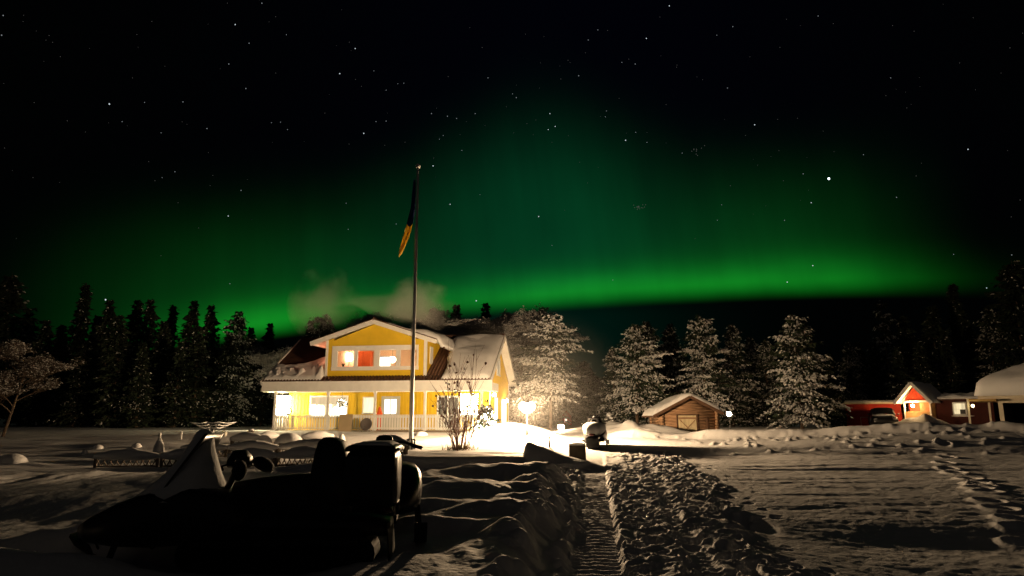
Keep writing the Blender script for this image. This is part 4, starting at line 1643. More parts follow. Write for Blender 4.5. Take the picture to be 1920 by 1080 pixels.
# small spruce hung with lights at the porch corner
cpx = ground_point(914, 811)
cp = Vector((cpx.x, 40.2, gz(cpx.x, 40.2)))
cp.x = at(914, 800, 40.2).x
t_ = thing('garden_spruce', 'small snowy spruce glaring with lights at the right corner of the porch', 'tree', cp)
tr, cr = make_spruce(31, 1.55, .62, .04, .9, .5, .13, .9, 1.6, .3, .55)
tr.v = [(a, b, c) for a, b, c in tr.v]
tr.build('trunk', BARK, t_)
cr.build('crown', CROWN, t_)
l = MB()
l.blob((0, 0, 0), .03, 6, 4)
pts = []
for k in range(70):
    z = 1.5 * (1 - sqrt(rng.random())) + .12
    a = rng.uniform(0, 2 * pi)
    rr = .80 * (1 - z / 1.65) + .08
    pts.append((rr * cos(a), rr * sin(a), z))
bulbs_at(l.mesh('bulb', emit('spruce_light', (1, .84, .54), 330.0)), pts, t_)


# ------------------------------------------------------------------ yard lamp, flagpole, small lamps
lp = at(988, 763, 29.4)
lg = gz(lp.x, 29.4)
t_ = thing('lamp_post', 'garden lamp post with a cluster of glaring snow-capped globes on the snow mound', 'lamp post', (lp.x, 29.4, lg))
hz_ = lp.z - lg
l = MB()
l.lathe([(.07, -.2), (.065, .25), (.04, .3), (.032, hz_ - .25), (.06, hz_ - .2), (.05, hz_ - .12)], (0, 0, 0), 12)
l.build('pole', IRON, t_)
l = MB()
for k in range(3):
    a = 0.5 + k * 2 * pi / 3
    l.tube([(0, 0, hz_ - .22), (.1 * cos(a), .1 * sin(a), hz_ - .26), (.2 * cos(a), .2 * sin(a), hz_ - .2), (.2 * cos(a), .2 * sin(a), hz_ - .12)], .016, 6)
l.build('arms', IRON, t_)
YL = emit('yard_lamp_light', WARM, LAMP_YARD)
for k in range(3):
    a = 0.5 + k * 2 * pi / 3
    l = MB()
    l.blob((.2 * cos(a), .2 * sin(a), hz_ + .02), .16, 12, 8)
    g = l.build('globe', YL, t_)
    l = MB()
    l.blob((.2 * cos(a), .2 * sin(a), hz_ + .17), (.14, .14, .09), 12, 6, 0, .08, random.Random(k))
    l.build('snow_cap', SNOW, g)

fp = ground_point(770, 842)
ft = at(784, 316, fp.y)
t_ = thing('flagpole', 'tall white flagpole standing before the yellow house', 'flagpole', fp)
PH = ft.z - fp.z
l = MB()
l.lathe([(.085, -.3), (.08, .1), (.074, 1.0), (.045, PH)], (0, 0, 0), 14)
l.build('pole', mat('pole_paint', (.86, .86, .84), .45, .04, 3, metal=.25, spec=.5), t_)
l = MB()
l.lathe([(.02, PH), (.07, PH + .03), (.10, PH + .1), (.07, PH + .17), (.02, PH + .19)], (0, 0, 0), 12)
l.build('finial', mat('finial_paint', (.7, .7, .68), .3, .05, 3), t_)
l = MB()
for k in range(5):
    a = k * 1.3
    l.tube([(.12 * cos(a), .12 * sin(a), -.1), (.14 * cos(a), .14 * sin(a), .30 + .05 * (k % 2)), (.08 * cos(a), .08 * sin(a), .34)], .04, 6)
l.build('base_clamp', IRON, t_)
l = MB()
l.tube([(-.07, -.04, 1.3), (-.09, -.05, PH * .5), (-.06, -.03, PH - .1)], .006, 4)
l.build('halyard', mat('rope', (.5, .48, .42), .8, .1, 5), t_)


def rib(pts, wid, m_of):
    l = MB()
    n = len(pts)
    rng = random.Random(4)
    tops = []
    for i, p_ in enumerate(pts):
        fold = [sin(i * .9 + j * 1.7) * .035 for j in range(7)]
        tops.append([Vector(p_) + Vector(((j / 6 - .5) * wid[i], fold[j], .06 * sin(j + i * .3))) for j in range(7)])
    v = [q_ for r_ in tops for q_ in r_]
    N = len(v)
    v2 = v + [q_ + Vector((0, .012, 0)) for q_ in v]
    for i in range(n - 1):
        f = []
        for j in range(6):
            a = i * 7 + j
            f += [(a, a + 1, a + 8, a + 7), (a + N, a + 7 + N, a + 8 + N, a + 1 + N)]
        f += [(i * 7, i * 7 + 7, i * 7 + 7 + N, i * 7 + N), (i * 7 + 6, i * 7 + 6 + N, i * 7 + 13 + N, i * 7 + 13)]
        l.add(v2, f, m_of(i / (n - 1)), True)
    return l


fl0 = at(781, 338, fp.y)
t_ = thing('pennant', 'long limp blue and yellow pennant hanging from the flagpole', 'flag', fl0)
way = [(781, 338, .10), (780, 352, .16), (779, 366, .20), (778, 380, .20), (777, 394, .22), (774, 408, .26), (771, 422, .30), (767, 436, .32), (763, 448, .32), (758, 460, .28), (754, 470, .20), (751, 478, .08)]
wp_ = [at(a, b, fp.y) - fl0 for a, b, c in way]
l = rib([(p_.x - .06, -.08 + .02 * i, p_.z) for i, p_ in enumerate(wp_)], [c * .75 for a, b, c in way], lambda u: 0 if u < .48 else 1)
l.build('cloth', [thin_cloth('blue_cloth', (.012, .03, .12)), thin_cloth('yellow_cloth', (.82, .58, .10))], t_)


def small_lamp(name, label, px, py, Y, r, strength, group=None, stem=True, col=WARM):
    c = at(px, py, Y)
    g0 = gz(c.x, Y)
    t = thing(name, label, 'lamp', (c.x, Y, g0))
    h = c.z - g0
    l = MB()
    l.lathe([(.05, -.2), (.04, 0), (.025, max(.05, h - r * 1.1)), (r * .6, max(.06, h - r * .95)), (r * .5, max(.07, h - r * .8))], (0, 0, 0), 10)
    l.build('pole', IRON, t)
    l = MB()
    l.blob((0, 0, h), r, 12, 8)
    l.build('globe', emit(name + '_%d_light' % int(px), col, strength), t)
    l = MB()
    l.lathe([(r * .75, h + r * .75), (r * .8, h + r * .85), (r * .25, h + r * 1.3), (.01, h + r * 1.4)], (0, 0, 0), 12)
    l.build('cap', IRON, t)
    return t


small_lamp('garden_lantern', 'low garden lantern glaring behind the snow mound at the start of the drive', 1052, 801, 44, .20, 220)
small_lamp('garden_lantern', 'small lantern on a post just right of the log shed', 1367, 776, 46, .15, 900)

# ------------------------------------------------------------------ snow heap, crate, stakes
hp0 = at(985, 846, 20.4)
hp0.z = gz(hp0.x, 20.4) - .05
t_ = MB()
rng = random.Random(15)
pk = at(985, 822, 20.4).z - hp0.z
rings = []
for (xx, h, wd) in ((-.10, .04, .5), (-.03, pk * .72, .7), (.03, pk * .97, .78), (.12, pk, .8), (.3, pk * .88, .85), (.55, pk * .70, .95), (.85, pk * .52, 1.0), (1.15, pk * .36, 1.0), (1.5, pk * .18, .9), (1.85, .05, .6)):
    rg = []
    for k in range(17):
        u = -1 + 2 * k / 16
        rg.append((xx + .04 * N1(u * 3, xx * 3, 401), u * wd * 1.2 + .55, max(-.15, h * (1 - abs(u) ** 1.5) - .10 + .05 * N1(xx * 4, u * 4, 403))))
    rg += [(xx, .8, -.3), (xx, -.2, -.3)]
    rings.append(rg)
t_.loft(rings)
o = t_.build('snow_heap', SNOW, None, hp0)
tag(o, 'steep peaked heap of cleared snow in shadow left of the dark crate', 'snow heap')

cpn = ground_point(1083, 862)
t_ = thing('crate', 'dark square crate with a snow rim standing at the edge of the drive', 'crate', cpn, radians(-6))
sc = 30 / FPX * cpn.y
l = MB()
l.box(-sc / 2, sc / 2, -.2, .25, -.05, sc * .86)
for k in range(1, 4):
    l.box(-sc / 2 - .004, sc / 2 + .004, -.212, -.2, sc * .86 * k / 4 - .012, sc * .86 * k / 4 + .012)
for xx in (-sc / 2, sc / 2 - .05):
    l.box(xx - .006, xx + .056, -.225, -.212, -.03, sc * .86)
l.build('box', mat('dark_wood', (.05, .04, .03), .85, .3, 5), t_)
l = MB()
l.loft([[(a, b + .025, c + sc * .86) for a, b, c in ring(xx, .235, -.004, zz_, 16, 5)] for xx, zz_ in ((-sc * .52, .02), (-sc * .49, .055), (0, .08), (sc * .49, .06), (sc * .52, .02))])
l.build('snow_cap', SNOW, t_)
for (px, pb, pt_, lb) in ((1030, 838, 822, 'thin marker stake on the mound between the snow heap and the drive'), (469, 838, 808, 'dark wooden post beside the snow-covered garden lumps'),
                          (339, 824, 811, 'short pale post before the black left forest')):
    g_ = ground_point(px, pb)
    hh = (pb - pt_) / FPX * g_.y
    t_ = thing('stake', lb, 'stake', g_)
    ww = .035 if px != 469 else .075
    l = MB()
    l.box(-ww, ww, -ww, ww, -.2, hh)
    l.build('post', mat('dark_wood', (.05, .04, .03), .85, .3, 5) if px != 339 else WHITE, t_)
    l = MB()
    l.blob((0, 0, hh + .01), (ww * 1.3, ww * 1.3, .045), 10, 6)
    l.build('snow_cap', SNOW, t_)

# ------------------------------------------------------------------ low lattice fences under scalloped snow
def lattice(a, b, lab, h=.36):
    pa, pb = ground_point(*a), ground_point(*b)
    v = pb - pa
    L = hypot(v.x, v.y)
    t = thing('lattice_fence', lab, 'fence', pa, atan2(v.y, v.x), 'low lattice panels in the snowy garden')
    zs = lambda x: v.z * x / L
    l = MB()
    n = max(3, int(L / .17))
    for k in range(n):
        x0, x1 = L * k / n, L * (k + 1) / n
        l.bar((x0, -.012, zs(x0) + .02), (x1, -.012, zs(x1) + h - .04), .022, .022)
        l.bar((x0, .012, zs(x0) + h - .04), (x1, .012, zs(x1) + .02), .022, .022)
    l.build('lattice', WOODG, t)
    for x in (0.03, L - .03):
        l = MB()
        l.box(x - .035, x + .035, -.04, .04, zs(x) - .3, zs(x) + h)
        l.build('post', WOODG, t)
    l = MB()
    l.bar((0, 0, zs(0) + h - .03), (L, 0, zs(L) + h - .03), .06, .05)
    l.bar((0, 0, zs(0) + .03), (L, 0, zs(L) + .03), .05, .04)
    l.build('rail', WOODG, t)
    rg = []
    m = 18
    for i in range(m + 1):
        u = i / m
        x = -.05 + (L + .1) * u
        th = (.05 + .20 * sin(pi * u) ** 1.3) * (1 + .25 * N1(x * 3 + pa.x, pa.y, 411))
        wd = .09 + .09 * sin(pi * u)
        sag = -.05 * sin(pi * u)
        if i in (0, m):
            th, wd = .02, .03
        rg.append([(x, wd * cos(2 * pi * k / 12), zs(x) + h - .02 + sag + (th if sin(2 * pi * k / 12) > 0 else .10) * sin(2 * pi * k / 12)) for k in range(12)])
    l = MB()
    l.loft(rg)
    l.build('snow_cap', SNOW, t)


for a, b, lab in (((176, 877), (296, 876), 'longest lattice panel at the far left of the front row'), ((300, 876), (392, 875), 'lattice panel of the front row behind the snowy windscreen'),
                  ((428, 876), (516, 875), 'lattice panel of the front row right of the black mitts'), ((518, 875), (628, 873), 'right lattice panel of the front row, ending behind the backrest'),
                  ((340, 858), (424, 857), 'half buried lattice panel behind the snowy windscreen, second row'), ((426, 857), (520, 856), 'middle lattice panel of the second row under a long snow cap'),
                  ((522, 856), (640, 853), 'right lattice panel of the second row, ending behind the dark snowmobile'), ((762, 852), (708, 846), 'lattice panel at the foot of the flagpole'),
                  ((432, 839), (492, 838), 'short dark lattice panel beside the dark wooden post'), ((486, 832), (520, 832), 'small lattice panel between the snow-covered lumps'),
                  ((566, 833), (624, 832), 'lattice panel before the porch right of the largest snow lump')):
    lattice(a, b, lab)

# ------------------------------------------------------------------ snow-covered garden things
def snow_lump(px, pb, wpx, hpx, name, label, cat, seed, inner=True):
    g_ = ground_point(px, pb)
    k = g_.y / FPX
    w, h = wpx * k / 2, hpx * k
    rng = random.Random(seed)
    t = thing(name, label, cat, g_)
    l = MB()
    nu, rows_ = 18, []
    for j in range(9):
        ph = j / 8 * pi / 2
        rr = cos(ph) ** .8
        rows_.append([(w * rr * cos(2 * pi * i / nu) * (1 + .12 * N1(cos(2 * pi * i / nu) * 1.5 + seed, sin(2 * pi * i / nu) * 1.5 + j * .25, 421)),
                       w * .8 * rr * sin(2 * pi * i / nu), h * sin(ph) ** 1.15 - .06) for i in range(nu)])
    l.loft(rows_)
    l.build('snow_cover', SNOW, t)
    if inner:
        l = MB()
        l.lathe([(w * .8, -.1), (w * .84, h * .2), (w * .78, h * .24)], (0, 0, 0), 12)
        l.build('base', WOODG, t)


snow_lump(541, 838, 58, 28, 'planter', 'largest rounded garden planter buried in snow before the porch', 'planter', 1)
snow_lump(494, 840, 34, 26, 'planter', 'smaller pointed planter buried in snow next to the dark post', 'planter', 2)
snow_lump(183, 841, 22, 10, 'boulder', 'flat snowy boulder, second from the left in the dark garden', 'boulder', 3, False)
snow_lump(159, 852, 14, 13, 'boulder', 'small round snowy boulder left of the flat one', 'boulder', 4, False)
snow_lump(256, 838, 20, 10, 'boulder', 'snowy boulder left of the knobbed cone', 'boulder', 5, False)
snow_lump(22, 866, 54, 18, 'snow_heap', 'lumpy heap of pale snow at the left edge below the frost-covered birch', 'snow heap', 6, False)
snow_lump(640, 834, 16, 22, 'garden_stone', 'small pale snow-capped stone behind the dark backrest', 'stone', 7, False)
snow_lump(790, 816, 26, 9, 'boulder', 'low snow-capped boulder at the foot of the porch by the flagpole', 'boulder', 8, False)
g_ = ground_point(297, 848)
k = g_.y / FPX
t_ = thing('garden_ornament', 'pale snow cone with a knob on top in the left garden', 'garden ornament', g_)
l = MB()
l.lathe([(10 * k, -.1), (9.5 * k, 4 * k), (8.2 * k, 12 * k), (5.5 * k, 19 * k), (2.6 * k, 24 * k)], (0, 0, 0), 16)
l.build('snow_cover', SNOW, t_)
l = MB()
l.lathe([(2.2 * k, 22 * k), (2.0 * k, 30 * k), (2.5 * k, 32 * k), (1.8 * k, 34.5 * k), (.2 * k, 35 * k)], (0, 0, 0), 10)
l.build('knob', WHITE, t_)

# rotary airer laden with snow
ac = at(399, 808, 27.5)
ag = gz(ac.x, 27.5)
t_ = thing('clothes_airer', 'rotary clothes airer with snow-laden lines in the left garden', 'clothes airer', (ac.x, 27.5, ag), radians(20))
hh = ac.z - ag
l = MB()
l.tube([(0, 0, -.2), (0, 0, hh + .12)], .024, 8)
l.lathe([(.05, hh - .1), (.06, hh), (.05, hh + .06)], (0, 0, 0), 10)
l.build('pole', METAL, t_)
TIP = []
for k in range(4):
    a = k * pi / 2 + .3
    tip = Vector((.86 * cos(a), .86 * sin(a), hh + .34))
    TIP.append(tip)
    l = MB()
    l.tube([(0, 0, hh), tip * .5 + Vector((0, 0, hh * .5 - .02)), tip], .018, 6)
    l.build('arm', METAL, t_)
l = MB()
for u in (.45, .72, 1.0):
    for k in range(4):
        a, b = TIP[k], TIP[(k + 1) % 4]
        h0 = Vector((0, 0, hh))
        p0, p1 = h0.lerp(a, u), h0.lerp(b, u)
        l.tube([p0, p0.lerp(p1, .25) - Vector((0, 0, .03)), p0.lerp(p1, .5) - Vector((0, 0, .045)), p0.lerp(p1, .75) - Vector((0, 0, .03)), p1], .016, 6)
l.build('snowy_lines', SNOW, t_)
l = MB()
l.tube([(.45, -.25, hh + .14), (.45, -.25, hh - .02)], .006, 4)
l.lathe([(.03, -.02), (.085, -.04), (.095, -.14), (.07, -.2), (.02, -.22)], (.45, -.25, hh), 10)
l.build('peg_bag', mat('canvas', (.6, .58, .5), .9, .1, 4), t_)


# ------------------------------------------------------------------ snowmobiles
def snowmobile(name, label, loc, rz, snowy=0, tall=.62, rack=True):
    t = thing(name, label, 'snowmobile', loc, rz)
    PB = mat('black_paint', (.010, .010, .012), .35, .2, 3)
    l = MB()
    l.loft([ring(*q_, 16, 4.0) for q_ in ((-.15, .30, .34, .62), (.05, .40, .30, .72), (.35, .46, .26, .80), (.70, .48, .24, .76), (1.02, .44, .25, .64), (1.26, .34, .28, .52), (1.40, .18, .32, .44))])
    body = l.build('hood', PB, t)
    for s in (-1, 1):
        l = MB()
        l.loft([[(1.20 + a, s * .20 + b * s, .49 + c) for a, b, c in ((0, -.09, .0), (.06, 0, -.05), (0, .1, -.02), (-.10, .08, .07), (-.1, -.08, .09))],
                [(1.24 + a, s * .20 + b * s, .49 + c) for a, b, c in ((0, -.08, .0), (.05, 0, -.04), (0, .09, -.02), (-.10, .07, .06), (-.1, -.07, .08))]])
        l.build('headlight', mat('lens', (.25, .25, .25), .15, .1, 5), body)
    l = MB()
    l.loft([ring(*q_) for q_ in ((-1.45, .22, .30, .46), (-1.2, .235, .30, .50), (-.2, .24, .30, .52), (.2, .24, .28, .5))])
    l.build('tunnel', PB, t)
    l = MB()
    prof = []
    for k in range(9):
        a = pi / 2 + pi * k / 8
        prof.append((-1.18 + .15 * cos(a), .16 + .15 * sin(a)))
    for k in range(9):
        a = -pi / 2 + pi * k / 8
        prof.append((.35 + .15 * cos(a), .16 + .15 * sin(a)))
    l.prism([(a, -.19, b) for a, b in prof], (0, .38, 0))
    for k in range(14):
        xx = -1.15 + k * .11
        l.box(xx, xx + .02, -.185, .185, -.012, .0101)
    l.build('track', RUBBER, t)
    l = MB()
    l.loft([ring(*q_) for q_ in ((-1.05, .15, .46, .84), (-.95, .18, .46, .89), (-.5, .185, .46, .87), (-.2, .17, .46, .84), (.05, .13, .46, .80))])
    l.build('seat', mat('seat_vinyl', (.012, .012, .012), .55, .2, 6), t)
    # windshield: a curved shell
    if tall:
        l = MB()
        rows_ = []
        for j in range(7):
            u = j / 6
            rows_.append([(.72 - .42 * u - .10 * (abs(v_) / .4) ** 2 * (1 - u), v_ * (1 - .42 * u), .70 + tall * u) for v_ in [-.40 + .8 * k / 12 for k in range(13)]])
        v = [p_ for r_ in rows_ for p_ in r_]
        N = len(v)
        v2 = v + [(a - .02, b, c - .005) for a, b, c in v]
        f = []
        for i in range(6):
            for j in range(12):
                a = i * 13 + j
                f += [(a, a + 13, a + 14, a + 1), (a + N, a + 1 + N, a + 14 + N, a + 13 + N)]
        for j in range(12):
            a = 6 * 13 + j
            f += [(a, a + N, a + 1 + N, a + 1), (j, j + 1, j + 1 + N, j + N)]
        for i in range(6):
            a = i * 13
            f += [(a, a + N, a + 13 + N, a + 13), (a + 12, a + 25, a + 25 + N, a + 12 + N)]
        l.add(v2, f, 0, True)
        ws = l.build('windshield', mat('smoked_plastic', (.03, .03, .03), .3, .1, 3), t)
        if snowy:
            l = MB()
            rr = []
            for (zz, xa, xb, hw) in ((.66, .98, .10, .46), (.78, .84, .16, .40), (.92, .70, .22, .32), (1.06, .60, .26, .24), (1.18, .53, .29, .18), (1.28, .49, .30, .13), (1.36, .46, .32, .08), (1.39, .42, .36, .03)):
                zz = .66 + (zz - .66) * tall / .62 * .97
                rr.append([((xa + xb) / 2 + (xa - xb) / 2 * cos(2 * pi * k / 20) * (1 + .06 * N1(cos(k) * 2, zz * 4, 431)), hw * sin(2 * pi * k / 20), zz) for k in range(20)])
            l.loft(rr)
            l.build('snow_cover', SNOW, ws)
    # handlebar
    l = MB()
    l.tube([(.15, 0, .70), (.02, 0, .98)], .03, 8)
    l.tube([(-.10, -.40, .95), (-.02, -.26, 1.0), (.02, -.08, 1.02), (.02, .08, 1.02), (-.02, .26, 1.0), (-.10, .40, .95)], .017, 8)
    hbar = l.build('handlebar', IRON, t)
    l = MB()
    l.loft([ring(a, .11, .93, .93 + b, 12) for a, b in ((-.06, .12), (-.02, .17), (.08, .17), (.12, .10))])
    l.build('dash_pad', DARKP, hbar)
    for s in (-1, 1):
        l = MB()
        l.tube([(-.08, s * .35, .96), (-.12, s * .47, .93)], .026, 8)
        l.tube([(-.02, s * .28, 1.0), (.06, s * .40, .97), (.02, s * .48, .94)], .010, 6)
        l.build('grip', RUBBER, hbar)
    # skis
    for s in (-1, 1):
        l = MB()
        pts = [(.55, .015), (.9, .0), (1.3, .0), (1.55, .05), (1.72, .16), (1.78, .24)]
        poly = [(a, s * .46 - .065, b) for a, b in pts] + [(a - .01, s * .46 - .065, b + .03) for a, b in pts[::-1]]
        l.prism(poly, (0, .13, 0))
        l.bar((1.0, s * .46, .03), (.92, s * .42, .34), .05, .05)
        l.bar((.95, s * .42, .30), (.80, s * .2, .36), .035, .035)
        l.tube([(1.74, s * .46 - .04, .2), (1.6, s * .46 - .04, .24), (1.5, s * .46, .08)], .012, 6)
        l.build('ski', DARKP, t)
    for s in (-1, 1):
        l = MB()
        l.box(-1.2, .3, s * .24 + (-.0 if s > 0 else -.17), s * .24 + (.17 if s > 0 else .0), .27, .295)
        l.box(-1.2, .3, s * .41 - .012, s * .41 + .012, .27, .32)
        l.build('running_board', DARKP, t)
    l = MB()
    l.prism([(-1.46, -.23, .08), (-1.46, .23, .08), (-1.43, .23, .44), (-1.43, -.23, .44)], (-.015, 0, 0))
    l.build('snow_flap', RUBBER, t)
    l = MB()
    l.loft([ring(a, b, .50, c, 12) for a, b, c in ((-1.46, .10, .56), (-1.40, .13, .58), (-1.36, .12, .57))])
    l.build('taillight', mat('red_lens', (.04, .004, .004), .25, .1, 5), t)
    if rack:
        l = MB()
        for s in (-.2, .2):
            l.tube([(-1.5, s, .50), (-1.5, s, .60), (-.95, s, .60)], .012, 6)
        for xx in (-1.5, -1.3, -1.1):
            l.tube([(xx, -.2, .6), (xx, .2, .6)], .010, 6)
        l.build('rack', IRON, t)
    if snowy > 1:
        l = MB()
        l.loft([ring(*q_) for q_ in ((-1.30, .10, .55, .62), (-1.22, .26, .50, .78), (-.9, .30, .50, .94), (-.4, .36, .46, .98), (0, .44, .50, 1.02), (.4, .46, .60, .98), (.9, .42, .55, .80), (1.3, .30, .5, .62), (1.45, .1, .46, .52))])
        l.v = [(a, b + .03 * N1(a * 3, c * 4, 441), c + .04 * N1(a * 3, b * 4, 443)) for a, b, c in l.v]
        l.build('snow_cover', SNOW, t)
    return t


gA = 0.20
A = snowmobile('snowmobile', 'black snowmobile facing left in the dark foreground with a snow-caked windscreen', (-2.62, 6.9, gA), radians(183), 1, .56, True)
PB = MATS['black_paint']
l = MB()                               # raised passenger backrest
l.loft([[(-.86 + .05 * (1.15 - w_) + a, b, c) for a, b in ((.10 * w_, -.2 * w_), (.10 * w_, .2 * w_), (.0, .23 * w_), (-.10 * w_, .2 * w_), (-.10 * w_, -.2 * w_), (0, -.23 * w_))] for c, w_ in ((.66, 1.75), (.90, 1.55), (1.08, 1.25), (1.18, .95), (1.22, .45))])
l.build('backrest', MATS['seat_vinyl'], A)
for s in (-1, 1):                      # hand mitts on the grips
    l = MB()
    l.loft([[(-.10 + a * .09 + dx, s * y_ + 0 * a, .93 + b * .09 + dzz) for a, b in [(cos(2 * pi * k / 10) * q_, sin(2 * pi * k / 10) * q_) for k in range(10)]] for y_, q_, dx, dzz in ((.24, .4, .05, .05), (.30, .7, .03, .03), (.40, .8, 0, .0), (.48, .6, -.02, -.03), (.52, .2, -.02, -.05))])
    l.build('hand_mitt', mat('mitt_fabric', (.008, .008, .008), .9, .2, 5), A)
bx = thing('cargo_box', 'big black cargo box strapped on the rear rack of the front snowmobile', 'cargo box', (-2.62 + 1.27, 6.9 + .06, gA + .60), radians(183))
l = MB()
l.loft([ring(a, .33, .01, c, 16, 5) for a, c in ((-.23, .45), (-.21, .50), (.17, .52), (.22, .49), (.24, .43))])
l.build('box', PB, bx)
l = MB()
l.loft([ring(a, .345, .49, c, 16, 4) for a, c in ((-.24, .53), (-.22, .55), (.18, .565), (.23, .54))])
l.build('lid', PB, bx)
l = MB()
l.loft([ring(a, .31, .53, c, 12, 3) for a, c in ((-.20, .56), (-.15, .585), (.1, .58), (.18, .56))])
l.build('snow_cap', SNOW, bx)
gB = 0.30
Bm = snowmobile('snowmobile', 'dark snowmobile facing the camera behind the cargo box, only handlebar and cowl showing', (-1.62, 8.95, gB), radians(-82), 0, .0, False)
cC = ground_point(1118, 843)
Cm = snowmobile('snowmobile', 'snow-buried snowmobile seen from behind, parked on the drive beyond the crate', (cC.x + .1, cC.y + 1.4, cC.z), radians(80), 2, .5, False)

# ------------------------------------------------------------------ log shed
def gable_snow(x0, x1, y0, y1, ze, zrg, th, parent, seed, z00, slope=None):
    """snow lying on a gable roof with its ridge along y"""
    xm = 0.0
    sl = slope or (zrg - ze) / ((x1 - x0) / 2)

    def fn(x, y, a, b_):
        zz = zrg - sl * abs(x - xm)
        e = edge_round(a, .10) * edge_round(b_, .10)
        rnd = (1 - abs(2 * a - 1)) * 0.0
        h = .012 + (th + .10 * N1(x * .9 + seed, y * .9, 451)) * e
        soft = -.10 * math.exp(-((x - xm) / .25) ** 2)
        return (x, y, zz + h + soft * e - z00), (x, y, zz + .008 - z00)
    m = snow_sheet(fn, x0, x1, y0, y1, 36, 26, '', None)
    return m.build('roof_snow', SNOWR, parent)


p0, p1 = at(1243, 811, 40), at(1345, 811, 40)
zb = min(gz(p0.x, 40), gz(p1.x, 40)) - .15
ze, zt = at(1243, 771, 40).z, at(1288, 745, 40).z
xm = (p0.x + p1.x) / 2
shed = thing('log_shed', 'small brown log shed with snowy gable roof and a crossed plank door', 'shed', (xm, 40, zb))
hw = (p1.x - p0.x) / 2
l = MB()
zz = .08
while zz < ze - zb + .05:
    l.tube([(-hw - .16, .09, zz), (hw + .16, .09, zz)], .092, 8)
    l.tube([(-hw - .16, 2.9, zz), (hw + .16, 2.9, zz)], .092, 8)
    l.tube([(-hw, -.10, zz + .08), (-hw, 3.1, zz + .08)], .092, 8)
    l.tube([(hw, -.10, zz + .08), (hw, 3.1, zz + .08)], .092, 8)
    zz += .165
while zz < zt - zb - .1:
    k = (zt - zb - zz) / (zt - ze) * hw
    l.tube([(-k, .09, zz), (k, .09, zz)], .09, 8)
    zz += .165
l.build('wall', LOG, shed)
dx0, dx1 = at(1273, 800, 39.85).x - xm, at(1307, 800, 39.85).x - xm
dz1 = at(1290, 779, 39.85).z - zb
l = MB()
n = 7
for k in range(n):
    a = dx0 + (dx1 - dx0) * k / n
    l.box(a, a + (dx1 - dx0) / n - .012, -.10, -.06, .1, dz1)
dr = l.build('door', PLANK, shed)
l = MB()
l.bar((dx0 + .05, -.115, .30), (dx1 - .05, -.115, dz1 - .22), .03, .07, up=(0, -1, 0))
l.bar((dx0 + .05, -.119, dz1 - .22), (dx1 - .05, -.119, .30), .03, .07, up=(0, -1, 0))
l.box(dx0, dx1, -.125, -.10, dz1 - .20, dz1 - .10)
l.box(dx0, dx1, -.125, -.10, .16, .26)
l.build('brace', LOG, dr)
l = MB()
for a in (dx0 - .09, dx1 + .01):
    l.box(a, a + .08, -.11, -.02, 0, dz1 + .08)
l.box(dx0 - .01, dx1 + .01, -.11, -.02, dz1 + .005, dz1 + .085)
l.box(dx1 + .55, dx1 + .66, -.09, 0, 0, 1.3)
l.build('door_frame', mat('dark_log', (.11, .06, .035), .9, .3, 4), shed)
l = MB()
zr_, zl_ = zt - zb + .06, ze - zb - .22
for s in (-1, 1):
    we = hw + (.55 if s < 0 else .28)
    ze_ = zr_ - (zr_ - zl_) * we / (hw + .5)
    l.prism([(0, -.35, zr_), (s * we, -.35, ze_), (s * we, -.35, ze_ - .09), (0, -.35, zr_ - .09)], (0, 3.7, 0))
    l.bar((0, -.38, zr_ - .05), (s * (we + .02), -.38, ze_ - .05), .05, .16)
rf = l.build('roof', mat('dark_log', (.11, .06, .035), .9, .3, 4), shed)
gable_snow(-hw - .57, hw + .30, -.40, 3.3, zl_ + zb, zr_ + zb, .28, rf, 3, zb, (zr_ - zl_) / (hw + .5))

# ------------------------------------------------------------------ red cabin with its lit porch
c0 = at(1722, 790, 52)
zb = gz(c0.x, 52) - .2
cab = thing('red_cabin', 'red cabin with a small lit gable porch at the right', 'cabin', (c0.x, 52, zb), radians(-50))
zE = at(1722, 752, 52).z - zb
zA = at(1711, 716, 51.4).z - zb
zB = at(1722, 772, 52).z - zb
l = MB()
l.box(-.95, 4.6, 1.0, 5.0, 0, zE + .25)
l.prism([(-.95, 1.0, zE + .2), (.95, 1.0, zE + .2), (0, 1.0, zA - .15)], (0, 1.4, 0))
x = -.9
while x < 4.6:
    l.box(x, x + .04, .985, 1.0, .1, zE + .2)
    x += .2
l.build('wall', mat('shaded_red_wall', (.055, .010, .008), .8, .2, 3), cab)  # shade of the unlit main wall put into its colour
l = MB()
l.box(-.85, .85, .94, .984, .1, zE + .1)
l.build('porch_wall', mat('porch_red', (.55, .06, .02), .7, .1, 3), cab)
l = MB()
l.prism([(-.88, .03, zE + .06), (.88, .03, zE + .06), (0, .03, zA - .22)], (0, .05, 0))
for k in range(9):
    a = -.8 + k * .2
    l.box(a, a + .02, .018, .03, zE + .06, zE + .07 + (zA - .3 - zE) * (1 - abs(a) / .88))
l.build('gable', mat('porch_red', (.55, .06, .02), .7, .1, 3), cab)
l = MB()
for xx in (-.92, .84):
    l.box(xx, xx + .09, .0, .09, 0, zE)
l.box(-.97, .97, -.02, .10, zE - .1, zE + .05)
l.build('porch_post', WHITE, cab)
l = MB()
l.box(-.83, .83, .02, .06, .15, zB - .05)
l.box(-.83, .83, .0, .09, zB - .05, zB + .02)
l.box(.885, .925, .1, .98, .1, zE - .12)
for k in range(7):
    l.box(.20 + k * .09, .265 + k * .09, .035, .055, zB + .02, zE - .1)
l.build('railing', mat('honey_board', (.50, .30, .13), .7, .12, 4), cab)
l = MB()
for s in (-1, 1):
    l.prism([(0, -.75, zA), (s * 1.28, -.75, zE - .10), (s * 1.28, -.75, zE - .17), (0, -.75, zA - .09)], (0, 4, 0))
    l.bar((0, -.78, zA - .08), (s * 1.30, -.78, zE - .18), .05, .22)
